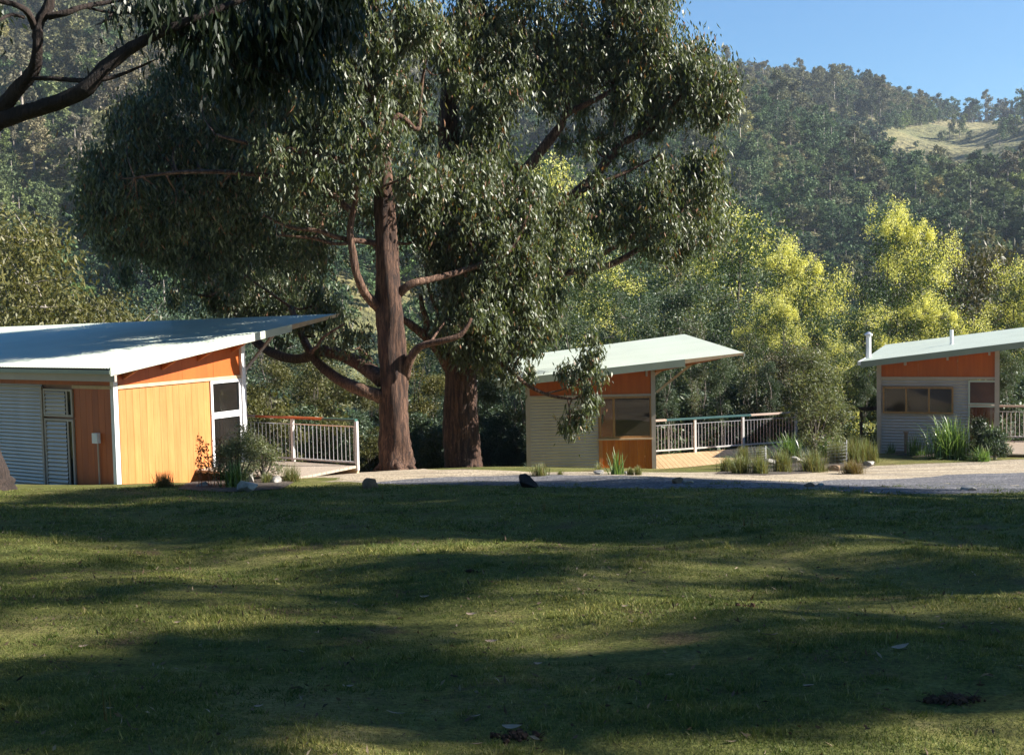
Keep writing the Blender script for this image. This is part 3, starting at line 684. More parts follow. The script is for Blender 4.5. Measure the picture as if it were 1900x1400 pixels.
# tree A -- the big stringybark right of the first cabin
YA = 30.5
rootA = empty('gum_tree', P(735, 878, YA), 'large stringybark gum with reddish trunk just right of the small deck', 'tree')
tb = MB(); stA = []
limb(tb, [(738, 892, YA), (737, 872, YA), (735, 845, YA), (733, 790, YA), (730, 700, YA), (725, 600, YA), (720, 520, YA), (716, 430, YA), (712, 330, YA), (708, 240, YA), (700, 150, YA), (695, 60, YA), (690, -60, YA), (670, -460, YA)],
     [40, 34, 30, 27, 25.5, 24, 22.5, 20, 17, 14.5, 12, 9, 7, 4], 22, .13, 6, 1, stA)
for (fx, fy_) in ((-42, -.15), (38, -.25), (10, -.6), (-15, .5)):    # root flares
    b0 = P(735, 862, YA); q = Vector((b0.x + fx / F * YA, YA + fy_, float(gz(b0.x + fx / F * YA, YA + fy_)) - .05))
    tb.tube([b0 + Z * .25, b0.lerp(q, .55) + Z * .08, q], [.2, .14, .06], 8, .5, .15)
tb.build('trunk', M['bark'], rootA, smooth=True)
lb = MB()
LA = [([(706, 735, YA), (670, 722, 30.2), (635, 708, 31.2), (600, 682, 32.4), (575, 652, 33.4), (556, 612, 34.4), (540, 570, 35)], [16, 14, 12.5, 11, 9.5, 8, 6]),
      ([(708, 705, YA), (672, 678, 31.2), (630, 658, 32.2), (595, 652, 33.2), (565, 664, 34.2), (525, 662, 35.2), (482, 640, 36.3), (450, 598, 37), (430, 555, 37.2), (405, 500, 37.2), (380, 450, 37), (345, 405, 36.8), (300, 360, 36.5)], [17, 15, 12.5, 11.5, 11, 10.5, 10, 9.5, 9, 8, 6.5, 5, 3]),
      ([(435, 562, 37.2), (400, 530, 36.8), (350, 490, 36.4), (318, 458, 36), (288, 440, 36)], [5, 5, 4.5, 3.5, 2]),
      ([(705, 572, YA), (678, 545, 30.2), (662, 510, 30), (655, 470, 30), (650, 430, 30), (655, 395, 30), (662, 350, 29.8), (655, 300, 29.5)], [12, 10, 8.5, 8, 7.5, 7, 5.5, 3.5]),
      ([(703, 452, YA), (665, 447, 30.2), (625, 440, 30), (590, 428, 29.8), (540, 422, 29.6), (490, 400, 29.5)], [7, 6, 5.5, 5, 4, 2.5]),
      ([(655, 450, 30), (620, 452, 30), (580, 442, 30), (520, 436, 29.8)], [4.5, 4, 3.5, 2]),
      ([(738, 545, YA), (765, 525, 30.4), (800, 518, 30.7), (850, 505, 31), (900, 487, 31.2), (945, 465, 31.3), (968, 425, 31.4), (985, 380, 31.4)], [11, 8.5, 7.5, 7, 6, 5, 4, 2.5]),
      ([(752, 700, YA), (762, 665, 30.3), (780, 643, 30.2), (820, 632, 30), (855, 620, 30), (875, 590, 30)], [11, 9.5, 8.5, 7, 6, 3]),
      ([(700, 200, YA), (680, 160, 30.3), (655, 120, 30), (640, 92, 29.8), (610, 40, 29.5)], [12, 9, 7.5, 6, 4]),
      ([(706, 270, YA), (670, 230, 30), (640, 190, 29.8), (628, 130, 29.6), (600, 80, 29.5)], [10, 7, 6, 5, 3]),
      ([(712, 250, YA), (740, 215, 30.4), (775, 240, 30.8), (780, 180, 31), (790, 110, 31)], [10, 7, 5, 4, 3]),
      ([(708, 330, YA), (640, 300, 29.8), (560, 280, 29.4), (480, 270, 29), (400, 250, 28.8)], [9, 7, 6, 5, 3]),
      ([(655, 395, 30), (600, 350, 30), (520, 330, 29.8), (430, 320, 29.4), (330, 320, 29.2), (250, 330, 29)], [7, 6, 5.5, 5, 4, 2.5]),
      ([(575, 655, 30.6), (590, 640, 30.6), (600, 625, 30.6), (640, 600, 30.5)], [5, 4, 3, 2])]
for i_, (p, r) in enumerate(LA): limb(lb, p, [q * .86 for q in r], 9, .12, 4, 20 + i_, stA)
BA = blobs_px([(300, 330, 130, 75, 29.2), (215, 330, 62, 75, 29), (260, 430, 85, 60, 30), (340, 215, 110, 70, 29), (235, 205, 45, 40, 28.8, .8), (300, 480, 90, 45, 35), (420, 320, 110, 90, 29), (400, 420, 110, 70, 34),
     (300, 400, 90, 60, 35), (430, 500, 90, 55, 37), (360, 545, 70, 32, 37.3), (520, 530, 95, 60, 37.5), (600, 560, 70, 40, 36), (470, 575, 110, 28, 38), (520, 400, 100, 80, 30), (600, 400, 80, 90, 31.5),
     (560, 300, 100, 80, 29.5), (470, 180, 110, 80, 29), (580, 170, 90, 80, 29.5), (600, 60, 110, 70, 29), (480, 60, 110, 70, 29), (700, 30, 110, 60, 30), (690, 120, 70, 50, 30.5), (640, 230, 70, 60, 30),
     (770, 60, 80, 42, 31), (770, 210, 60, 60, 31.5), (800, 370, 90, 60, 31.6), (780, 440, 60, 50, 31.4), (900, 440, 70, 60, 31.6), (960, 400, 80, 60, 31.8),
     (700, -60, 130, 60, 30), (560, -60, 130, 60, 29), (880, 560, 60, 45, 31.6), (830, 590, 55, 35, 31.5), (880, 500, 70, 45, 31.6),
     (380, 130, 90, 60, 29.5), (300, 270, 100, 60, 29), (180, 290, 45, 45, 29, .7), (200, 380, 55, 50, 29.2), (230, 450, 50, 34, 30, .8), (520, 230, 80, 60, 30), (400, 250, 80, 50, 30), (830, 130, 50, 50, 32, .7), (860, 380, 60, 55, 31.5), (340, 400, 80, 50, 29.5), (400, 470, 60, 50, 33),
     (750, 330, 50, 38, 29.6, .8), (690, 180, 45, 30, 29.8, .7), (735, 250, 40, 35, 29.7, .6), (680, 300, 35, 30, 29.8, .6), (560, 610, 38, 26, 34, .45), (520, 640, 28, 20, 36, .35), (640, 610, 48, 26, 31, .45), (665, 645, 26, 22, 31, .4), (600, 640, 34, 16, 33, .35)], YA)
BA = [((c[0] * (1 + .065 * (c[0] < -5.5 and c[1] < 32.5)), c[1] * (1 + .065 * (c[0] < -5.5 and c[1] < 32.5)), c[2]), r, w_) for c, r, w_ in BA] + blobs_px([(620, -180, 150, 110, 30.5), (480, -230, 140, 100, 31), (760, -220, 140, 110, 31), (640, -360, 170, 120, 31), (540, -480, 130, 90, 31), (700, -500, 130, 90, 31)], YA)
gA = np.random.default_rng(5)
pA, sA = blob_leaves(BA, 1080, gA)
twigs(lb, stA, BA, sA, gA, .045)
lb.build('limbs', M['limb'], rootA, smooth=True)
V = leafquads(pA, .17, .048, .62, gA); mesh_np('crown', V, quadidx(len(pA)), M['leaf'], leaf_tint(len(pA), gA), rootA, off=rootA.location)

# tree B -- the dark trunk further right, its crown spreading over the middle cabin
YB = 33.4
rootB = empty('gum_tree', P(860, 872, YB), 'broad dark-trunked gum between the big stringybark and the middle cabin', 'tree')
tb = MB(); stB = []
limb(tb, [(862, 884, YB), (860, 868, YB), (857, 830, YB), (856, 760, YB), (856, 680, YB), (854, 600, YB), (850, 500, YB), (845, 400, YB), (838, 300, YB), (832, 220, YB), (836, 150, YB), (845, 80, YB), (860, 0, YB), (900, -420, YB)],
     [41, 36, 33, 31, 29.5, 28, 26, 24, 22, 19, 15, 12, 9, 5], 22, .1, 6, 4, stB)
tb.build('trunk', M['bark'], rootB, smooth=True)
lb = MB()
LB = [([(838, 690, YB), (815, 652, 33), (790, 625, 32.8), (760, 600, 32.6), (745, 590, 32.5)], [12, 10, 8.5, 7, 5]),
      ([(788, 622, 32.8), (792, 595, 32.7), (784, 572, 32.6), (780, 545, 32.6)], [6, 6, 5, 3]),
      ([(800, 630, 33), (812, 585, 33), (798, 545, 33), (790, 500, 33)], [4, 4, 3, 2]),
      ([(858, 450, YB), (900, 395, 33.6), (950, 345, 33.8), (1000, 285, 34), (1040, 235, 34), (1050, 212, 34), (1095, 190, 34), (1150, 160, 34), (1180, 130, 34)], [15, 13, 11, 9.5, 8, 7, 5, 4, 2.5]),
      ([(1050, 212, 34), (1060, 150, 34), (1075, 80, 34), (1078, 0, 34)], [6, 5, 4, 3]),
      ([(860, 520, YB), (930, 455, 33.8), (1000, 395, 34), (1060, 365, 34.2), (1110, 320, 34.3), (1150, 270, 34.4), (1210, 235, 34.5), (1260, 180, 34.5), (1300, 150, 34.5)], [14, 12, 10.5, 10, 9, 7.5, 6, 4, 2.5]),
      ([(1060, 365, 34.2), (1100, 345, 34), (1150, 325, 34), (1190, 305, 34), (1230, 285, 34)], [5, 4, 3.5, 2.5, 1.5]),
      ([(862, 560, YB), (930, 530, 33.8), (1010, 512, 34), (1090, 500, 34.2), (1130, 492, 34.2), (1180, 465, 34.3), (1240, 420, 34.4), (1280, 370, 34.5)], [11, 9, 8, 7, 6.5, 5.5, 4, 2.5]),
      ([(1090, 500, 34.2), (1120, 470, 34.2), (1160, 448, 34.2), (1180, 430, 34.2)], [5, 5, 4, 2.5]),
      ([(835, 260, YB), (800, 235, 33), (780, 235, 32.8), (740, 245, 32.6)], [10, 8, 6, 4]),
      ([(836, 190, YB), (880, 150, 33.3), (900, 110, 33.3), (960, 60, 33.4), (990, 0, 33.4)], [9, 8, 7, 5, 3]),
      ([(838, 300, YB), (880, 220, 33.2), (900, 190, 33.2), (980, 130, 33.4), (1000, 60, 33.6)], [8, 6, 5, 4, 3]),
      ([(860, 640, YB), (900, 655, 33), (940, 682, 32.8), (975, 712, 32.6), (1010, 730, 32.6), (1045, 738, 32.6), (1075, 735, 32.6), (1098, 700, 32.6)], [6, 5, 4, 3.6, 3.2, 2.8, 2.2, 1.2]),
      ([(1010, 730, 32.6), (1045, 722, 32.5), (1070, 708, 32.4)], [2, 1.6, 1])]
for i_, (p, r) in enumerate(LB): limb(lb, p, r, 9, .12, 4, 50 + i_, stB)
BB = blobs_px([(860, 60, 90, 60, 33), (960, 50, 110, 70, 33.4), (930, 150, 80, 60, 33), (1060, 60, 100, 70, 34), (1160, 50, 100, 70, 34), (1225, 60, 52, 70, 34.2), (1130, 150, 95, 50, 34.2), (1230, 160, 85, 60, 34.5),
     (1300, 150, 62, 62, 34.6), (1325, 195, 42, 50, 34.6), (1200, 225, 60, 35, 34.4, .7), (1010, 170, 55, 50, 33.5), (900, 250, 60, 55, 33), (860, 330, 70, 60, 32.4), (960, 300, 45, 35, 33.4, .6), (1100, 260, 60, 40, 34.2, .7),
     (1180, 300, 50, 40, 34.3, .6), (1290, 390, 62, 75, 34.6), (1225, 400, 75, 68, 34.4), (1270, 330, 60, 40, 34.6), (1170, 400, 60, 55, 34.2, .8), (1240, 470, 70, 38, 34.4, .8), (1100, 380, 55, 45, 34, .7), (950, 430, 70, 60, 32.2),
     (1030, 430, 70, 60, 33), (980, 510, 80, 55, 33), (1060, 480, 50, 40, 33.4), (950, 580, 85, 48, 33), (1000, 560, 60, 45, 33.2), (900, 620, 75, 40, 32.8), (950, 650, 60, 42, 32.8), (870, 660, 45, 28, 32.7), (820, 540, 55, 50, 32.6),
     (1000, -50, 160, 60, 33.5), (1150, -50, 110, 60, 34), (840, 440, 60, 60, 32.3), (960, 690, 30, 24, 32.7, .8),
     (900, 90, 70, 50, 33.2), (1000, 110, 80, 60, 33.6), (1090, 110, 70, 45, 34.2), (1180, 110, 80, 50, 34.4), (1260, 110, 50, 55, 34.6), (1270, 210, 60, 35, 34.6), (1190, 180, 60, 40, 34.4), (900, 200, 60, 50, 33), (1180, 350, 60, 40, 34.3, .8), (900, 380, 60, 50, 32.6), (930, 490, 70, 50, 32.5), (1020, 610, 40, 30, 33, .6), (900, 540, 60, 50, 32.5), (840, 610, 45, 35, 32.6, .8), (1320, 340, 34, 50, 34.7), (1120, 430, 50, 30, 34.2, .6),
     (1090, 655, 32, 34, 32.5, .8), (1060, 690, 30, 26, 32.5, .7), (1100, 700, 24, 34, 32.5, .7), (1070, 775, 26, 24, 32.5, .7), (1088, 750, 20, 26, 32.5, .6), (1052, 790, 14, 18, 32.5, .6)], YB)
BB += blobs_px([(860, -120, 120, 90, 33.5), (1000, -180, 150, 100, 34), (1140, -150, 110, 80, 34.5), (900, -300, 170, 120, 34), (1070, -320, 150, 110, 34.5), (960, -460, 170, 110, 34), (800, -420, 120, 90, 33.5)], YB)
gB = np.random.default_rng(8)
pB, sB = blob_leaves(BB, 1080, gB)
twigs(lb, stB, BB, sB, gB, .04)
lb.build('limbs', M['limb'], rootB, smooth=True)
V = leafquads(pB, .17, .048, .62, gB); mesh_np('crown', V, quadidx(len(pB)), M['leaf'], leaf_tint(len(pB), gB), rootB, off=rootB.location)

# tree N -- near tree outside the left edge, its bare boughs cross the top left corner
rootN = empty('gum_tree', onground(-6.6, 11.5), 'near gum whose dark bare boughs cross the top left corner', 'tree')
tb = MB(); stN = []
tb.tube(*smoothpath([onground(-6.6, 11.5, -.2), onground(-6.6, 11.5, 2), (-6.3, 11.5, 1.2), (-6.4, 11.4, 4), (-5.8, 11.0, 8), (-4.2, 10.4, 12)], [.42, .34, .3, .27, .2, .08], 5), 14, .5, .1)
tb.build('trunk', M['darkbark'], rootN, smooth=True)
lb = MB()
LN = [([(-180, 330, 11.4), (-60, 262, 11), (0, 226, 10.8), (70, 202, 10.6), (150, 170, 10.5), (195, 128, 10.5), (245, 88, 10.5), (310, 55, 10.5), (400, 20, 10.6), (500, -20, 10.8)], [24, 20, 15.5, 14.5, 13.5, 12.5, 11, 8, 6, 4]),
      ([(-60, 262, 11), (0, 205, 10.8), (35, 165, 10.6), (62, 130, 10.5), (70, 85, 10.4), (72, 45, 10.4), (90, 10, 10.4), (100, -40, 10.4)], [14, 13, 12, 11.5, 9.5, 9, 9, 7]),
      ([(66, 52, 10.4), (50, 22, 10.3), (25, 8, 10.2), (0, 2, 10.1), (-30, -10, 10)], [7, 6, 5, 4, 3]),
      ([(45, 33, 10.3), (20, 28, 10.2), (-10, 42, 10)], [3, 3, 2]),
      ([(88, 30, 10.4), (120, 24, 10.4), (160, 12, 10.5), (210, 3, 10.6), (260, -8, 10.6)], [7, 5.5, 4.5, 3.5, 2.5]),
      ([(160, 14, 10.5), (210, 24, 10.6), (265, 24, 10.6), (330, 30, 10.6)], [2.5, 2.2, 2, 1]),
      ([(62, 145, 10.5), (100, 146, 10.5), (150, 150, 10.5), (200, 146, 10.5), (250, 128, 10.6), (290, 110, 10.6)], [4, 4, 4.5, 4, 2.5, 1]),
      ([(400, 20, 10.6), (430, 90, 10.8), (460, 120, 10.8)], [4, 3, 2]), ([(310, 55, 10.5), (380, 80, 10.8), (440, 130, 11)], [4, 3, 1.5])]
for i_, (p, r) in enumerate(LN): limb(lb, p, r, 9, .18, 5, 80 + i_, stN)
BN = blobs_px([(450, 40, 90, 50, 11), (550, 60, 70, 60, 11), (400, 90, 55, 42, 11, .8), (500, 120, 60, 45, 11.2, .8), (590, 130, 38, 50, 11.2, .8), (340, 20, 60, 32, 10.8, .8), (600, 20, 55, 50, 11.2), (440, 150, 36, 28, 11.2, .6), (500, -40, 150, 40, 11), (280, 5, 26, 14, 10.7, .35), (212, 26, 10, 12, 10.6, .35)], 11)
BN += [((x_, y_, z_), (2.3, 2.3, 1.3), .55) for x_, y_, z_ in ((-8, 8, 9), (-6, 13, 10), (-4.5, 9, 10.5), (-3, 14, 11), (-5, 4.5, 10), (-1.5, 6.5, 11.5), (0, 11, 12), (1.5, 8, 12.5), (-8, 12, 11), (-2.5, 11.5, 12.5), (1.5, 13.5, 13), (-7, 5, 12), (-1, 3, 12), (-9.5, 16, 10), (-5.5, 17, 11.5), (3.2, 10.5, 13.5), (2.5, 5, 13), (-9, 3, 10))]  # unseen overhead crown, added to keep sky light off the lawn
gN = np.random.default_rng(21)
pN, sN = blob_leaves(BN, 2300, gN, .3)
twigs(lb, stN, BN, sN, gN, .02)
lb.build('limbs', M['darkbark'], rootN, smooth=True)
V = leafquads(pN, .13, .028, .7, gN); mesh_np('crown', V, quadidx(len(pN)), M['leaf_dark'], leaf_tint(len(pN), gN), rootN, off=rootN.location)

# tree E -- dark trunk at the left edge
rootE = empty('gum_tree', P(-30, 930, 24), 'gum with a dark flared trunk cut by the left edge of the view', 'tree')
tb = MB(); stE = []
limb(tb, [(-32, 950, 24), (-36, 915, 24), (-42, 885, 24), (-52, 830, 24), (-56, 760, 24), (-60, 600, 24), (-70, 400, 24), (-110, 150, 24), (-150, -100, 24)], [80, 62, 56, 50, 48, 44, 38, 28, 15], 18, .1, 5, 7, stE)
tb.build('trunk', M['darkbark'], rootE, smooth=True)
BE = blobs_px([(-220, 200, 120, 90, 24), (-160, 0, 130, 90, 24), (-330, 80, 110, 100, 24), (-260, -120, 150, 100, 24)], 24)
gE = np.random.default_rng(3); pE, sE = blob_leaves(BE, 700, gE)
lb = MB(); twigs(lb, stE, BE, sE, gE, .06, 2); lb.build('limbs', M['darkbark'], rootE, smooth=True)
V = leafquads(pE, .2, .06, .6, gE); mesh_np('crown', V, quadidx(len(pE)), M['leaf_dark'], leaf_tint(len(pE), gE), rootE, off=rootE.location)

# ================================================================== GENERIC TREES
def gen_tree(name, seed, H, Rc, tr, nb, nl, L_, W_, leaf, barkm, base=.3, droop=.4, multi=1, lean=.05, bloss=0, flat=.7, top=None, linkit=True, brad=.42):
    g = np.random.default_rng(seed); root = empty(name, (0, 0, 0)); tb = MB(); store = []; blobs = []
    for s_ in range(multi):
        ang = g.uniform(0, 6.28); sp = (0 if multi == 1 else Rc * .28)
        pts = []; n = 6
        for i in range(n + 1):
            t = i / n; o = sp * t ** 1.2
            pts.append(Vector((math.cos(ang) * (o + .1 * (multi > 1)) + g.normal() * .035 * H * t * .5 + lean * H * t * math.cos(seed), math.sin(ang) * (o + .1 * (multi > 1)) + g.normal() * .035 * H * t * .5, -.4 + t * H * .93)))
        r_ = tr / (multi ** .45); pa, pr = smoothpath(pts, [r_ * (1 - .86 * (i / n)) for i in range(n + 1)], 3)
        tb.tube(pa, pr, 8 if r_ > .12 else 6, .5, .1); store += list(zip(pa, pr))
    n0 = 0
    while len(blobs) < nb:
        t = base + (1 - base) * (len(blobs) + g.random()) / nb
        prof = math.sin(math.pi * min(1, max(.08, (t - base) / (1 - base) * .86 + .1))) ** .6
        a = g.uniform(0, 6.28); rr = Rc * prof * math.sqrt(g.uniform(.1, 1)) * .8
        tr_pt = store[min(len(store) - 1, int(t * len(store) / multi * .95) + int(g.integers(0, multi)) * (len(store) // multi))][0]
        c = Vector((tr_pt.x * .6 + math.cos(a) * rr, tr_pt.y * .6 + math.sin(a) * rr, H * t))
        br = Rc * brad * g.uniform(.65, 1.15) * (.6 + .4 * prof)
        blobs.append((tuple(c), (br, br, br * flat), 1.))
        k = max(1, int(len(store) / multi * max(.1, t - .25)))
        a0 = store[min(k, len(store) - 1)][0]; ra = max(.012, tr * (1 - t) * .42)
        md = a0.lerp(c, .55) + Vector((0, 0, -.06 * H * g.random()))
        pa, pr = smoothpath([a0, md, c], [ra, ra * .7, ra * .3], 3); tb.tube(pa, pr, 5, .5, .1, False)
    area = sum((b[1][0] ** 2) for b in blobs); pts = []; tw = []
    for (c, r, wt) in blobs:
        ns = 9; sc = ellips(ns, g, 3) * np.array(r) + np.array(c); n = int(nl * r[0] ** 2 / area); k = g.integers(0, ns, n)
        pts.append(sc[k] + g.normal(size=(n, 3)) * r[0] * np.array([.30, .30, .2]))
        for q in sc[:5]: tb.tube([c, q], [.02 * tr / .15, .006], 3, .5, 0, False)
    p = np.concatenate(pts)
    tb.build('trunk', barkm, root, smooth=True)
    V = leafquads(p, L_, W_, droop, g); tint = np.clip(g.beta(2, 2.2, len(p)), 0, 1)
    mesh_np('crown', V, quadidx(len(p)), leaf, tint, root)
    if bloss:
        # yellow sprays sit on the outside of the clumps
        n = int(nl * bloss); bb = [b for b in blobs if g.random() < .6]; q = []
        for (c, r, wt) in bb:
            m_ = int(n * 2.2 / len(bb)); ns = 18; u = unit(g.normal(size=(ns, 3))); u[:, 2] = np.abs(u[:, 2]) * .8 - .15
            sc = unit(u) * np.array(r) * g.uniform(.75, 1.15, (ns, 1)) + np.array(c)
            q.append(sc[g.integers(0, ns, m_)] + g.normal(size=(m_, 3)) * r[0] * .13)
        q = np.concatenate(q); V = leafquads(q, L_ * .62, W_ * 1.1, .1, g)
        mesh_np('blossom', V, quadidx(len(q)), M['blossom'], g.random(len(q)), root)
    return root
LM = (.05, .09)
protos = {
 'wattle1': gen_tree('wattle_tree', 101, 10, 3.1, .17, 30, 24000, .10, .045, M['wattle'], M['greybark'], .25, .35, 2, bloss=.36),
 'wattle2': gen_tree('wattle_tree', 102, 9, 2.8, .15, 26, 22000, .10, .045, M['wattle'], M['greybark'], .3, .35, 1, bloss=.22),
 'acacia1': gen_tree('acacia_tree', 103, 9, 2.7, .15, 24, 20000, .10, .045, M['bluegreen'], M['greybark'], .25, .3, 2, flat=.5),
 'acacia2': gen_tree('acacia_tree', 104, 10, 2.3, .13, 22, 18000, .10, .045, M['bluegreen'], M['palebark'], .35, .3, 1, flat=.5),
 'sapling1': gen_tree('gum_sapling', 105, 8, 2.0, .10, 18, 12000, .13, .05, M['olive'], M['greybark'], .15, .5, 2),
 'sapling2': gen_tree('gum_sapling', 106, 7, 2.1, .10, 18, 12000, .13, .05, M['brownleaf'], M['palebark'], .2, .5, 2),
 'pole1': gen_tree('pole_gum', 107, 11, 1.7, .12, 11, 6500, .15, .05, M['bluegreen'], M['palebark'], .45, .5, 1, lean=.06, brad=.5),
 'pole2': gen_tree('pole_gum', 108, 12, 1.8, .13, 11, 6500, .15, .05, M['leaf'], M['palebark'], .5, .5, 2, lean=.03, brad=.5),
 'olive': gen_tree('gum_tree', 109, 12, 4.2, .25, 34, 24000, .2, .075, M['olive'], M['palebark'], .12, .5, 2, flat=.75),
 'bush': gen_tree('understorey_shrub', 110, 3.2, 1.7, .06, 12, 8000, .13, .05, M['bluegreen'], M['greybark'], .12, .3, 3),
 'bush2': gen_tree('understorey_shrub', 111, 3.0, 1.6, .06, 12, 8000, .13, .05, M['olive'], M['greybark'], .12, .4, 3),
}
used = set()
def place(kind, x, y, top=None, z=None, scale=None, rz=None, label=None, group=None, cat='tree', wide=1.0):
    pr = protos[kind]
    o = pr if kind not in used else copy_tree(pr)
    used.add(kind)
    if z is None: z = float(gz(x, y)) if y < 45 else float(hz(x, y))
    Hn = {'wattle1': 10, 'wattle2': 9, 'acacia1': 9, 'acacia2': 10, 'sapling1': 8, 'sapling2': 7, 'pole1': 11, 'pole2': 12, 'olive': 12, 'bush': 3.2, 'bush2': 3.0}[kind]
    s_ = scale if scale else (top - z) / (Hn * 1.02)
    o.location = (x, y, z); o.rotation_euler = (0, 0, rnd.uniform(0, 6.28) if rz is None else rz); o.scale = (s_ * wide, s_ * wide, s_)
    tag(o, label, cat, group); return o
def where(px, py):
    for lim, nm in ((520, 'behind the white corner post of the orange cabin'), (565, 'behind the left half of the small railing'), (600, 'behind the middle post of the small railing'), (650, 'behind the right half of the small railing'), (682, 'just left of the stringybark trunk'), (700, 'touching the left side of the stringybark trunk'), (760, 'behind the stringybark trunk'),
                    (795, 'close right of the stringybark trunk'), (830, 'close left of the dark trunk'), (880, 'behind the dark trunk'), (910, 'close right of the dark trunk'), (945, 'halfway between dark trunk and middle cabin'), (975, 'against the left corner of the middle cabin'),
                    (1245, 'behind the left end of the long railing'), (1275, 'behind the first bay of the long railing'), (1305, 'behind the first post of the long railing'), (1350, 'behind the second bay of the long railing'), (1392, 'behind the second post of the long railing'), (1430, 'behind the third bay of the long railing'), (1465, 'behind the pink end of the long handrail'),
                    (1505, 'left of the small tree crown'), (1530, 'behind the small tree crown'), (1570, 'right of the small tree crown'), (1600, 'left of the flue'), (1630, 'below the flue'), (1700, 'behind the grey cabin wall'), (1865, 'behind the right post of the grey cabin'), (1885, 'over the short railing at the right edge')):
        if px <= lim: break
    else: nm = 'at the far right edge'
    return nm
def top_at(px, py, Y): p = P(px, py, Y); return p.x, Y, p.z
def pt(kind, px, py, Y, label, group=None, wide=1.0, rz=None, cat='tree'):
    x, y, t = top_at(px, py, Y); return place(kind, x, y, top=t, label=label, group=group, wide=wide, rz=rz, cat=cat)
# the wattles in flower and their neighbours, behind the decks (top pixel, distance)
W_ = 'wattles in flower behind the cabins'
pt('wattle1', 1670, 402, 52, 'tallest wattle in yellow flower, above the flue of the grey cabin', W_, .68)
pt('wattle2', 1600, 575, 49, 'yellow wattle rising just left of the white flue', W_, .8)
pt('wattle1', 1735, 560, 50, 'yellow wattle spreading over the grey cabin roof', W_, .9)
pt('wattle1', 1468, 465, 56, 'bright yellow wattle between the middle cabin and the tallest wattle', W_, .75)
pt('wattle2', 1375, 392, 62, 'tall wattle with sparse yellow flower directly right of the big gum crown', W_, .9)
pt('wattle1', 1425, 560, 47, 'low yellow wattle above the tip of the middle cabin roof', W_, .7)
pt('wattle1', 1895, 505, 52, 'yellow wattle at the right edge above the grey cabin roof', W_, .8)
pt('wattle2', 1130, 500, 55, 'wattle with yellow tips seen under the gum crown above the middle cabin', W_, .85)
pt('wattle2', 1010, 305, 66, 'wattle showing yellow through the gap in the gum crown', W_, .7)
pt('wattle2', 1545, 640, 45, 'dark green wattle flecked with yellow behind the shrub tree', W_, .8)
pt('wattle2', 1700, 640, 47, 'wattle with scattered flower low behind the grey cabin', W_, .8)
pt('sapling2', 1800, 470, 60, 'russet brown gum between the two yellow wattles above the grey cabin roof', None, .9)
pt('sapling2', 1740, 420, 66, 'thin russet gum standing behind the tallest wattle', None, .8)
pt('sapling2', 1480, 640, 44, 'grey brown sapling above the right end of the long railing', None, .9)
pt('pole1', 1240, 520, 50, 'pale-stemmed young gum rising behind the middle cabin roof', 'slender gums behind the middle cabin', .8)
pt('pole2', 1265, 470, 56, 'pale forked gum rising behind the apex of the middle cabin roof', 'slender gums behind the middle cabin', .8)
pt('acacia1', 1330, 520, 50, 'grey green acacia right of the middle cabin roof apex', None, 1.0)
pt('acacia1', 1060, 560, 50, 'grey green acacia behind the left part of the middle cabin roof', None, 1.0)
pt('acacia2', 1180, 540, 47, 'grey green acacia behind the centre of the middle cabin roof', None, .9)
pt('acacia1', 1410, 590, 52, 'grey green acacia behind the pointed tip of the middle cabin roof', None, .9)
gS = 'slender stems behind the decks'
LS = 'slender gum among the pale stems behind the deck railings'
for (px, py, Y, kd) in [(1235, 640, 42, 'pole1'), (1290, 600, 44, 'pole2'), (1345, 640, 43, 'pole1'), (1385, 620, 46, 'pole2'), (1420, 660, 43, 'pole1'), (1455, 640, 47, 'pole1'), (1585, 640, 47, 'pole2'), (1610, 680, 46, 'pole1'), (1640, 640, 50, 'pole2'), (1880, 640, 44, 'pole1'), (1310, 560, 52, 'pole1'), (1500, 620, 52, 'pole2'), (1870, 600, 52, 'pole2')]:
    pt(kd, px, py, Y, ('taller' if py < 625 else 'lower') + ' slender pale-stemmed gum ' + where(px, py), gS, .8)
gU = 'bush filling the slope behind the decks'
LU = 'leafy shrub in the green thicket on the slope behind the decks'
for (px, py, Y, kd) in [(1240, 720, 44, 'bush'), (1300, 735, 45, 'bush'), (1360, 720, 47, 'bush'), (1420, 735, 46, 'bush'), (1480, 720, 48, 'bush'), (1540, 740, 46, 'bush'), (1590, 730, 48, 'bush'), (1650, 720, 50, 'bush'),
                        (1260, 650, 58, 'acacia2'), (1390, 660, 58, 'acacia1'), (1520, 650, 60, 'acacia2'), (1640, 620, 60, 'acacia1'), (1880, 700, 48, 'bush'), (1860, 740, 44, 'bush'), (1920, 700, 46, 'bush')]:
    pt(kd, px, py, Y, ('low leafy shrub ' if py >= 700 else 'taller feathery tree of the thicket ') + where(px, py), gU, 1.1, cat='shrub' if py >= 700 else 'tree')
# left: the olive gums beyond the first cabin
O_ = 'olive gums beyond the first cabin'
pt('olive', -20, 385, 62, 'tall golden olive gum at the left edge behind the cabin roof', O_, 1.0)
pt('olive', 60, 520, 60, 'rounded olive gum just above the left cabin roof', O_, 1.05)
pt('olive', 150, 560, 62, 'lower olive gum above the middle of the left cabin roof', O_, 1.1)
pt('olive', 235, 585, 66, 'lowest olive gum of the row above the left cabin roof', O_, 1.1)
pt('acacia1', 300, 560, 85, 'dark grey green tree beyond the end of the olive gums', None, 1.1)
pt('acacia1', 340, 575, 90, 'dark tree in the valley seen above the left cabin roof under the gum', None, 1.1)
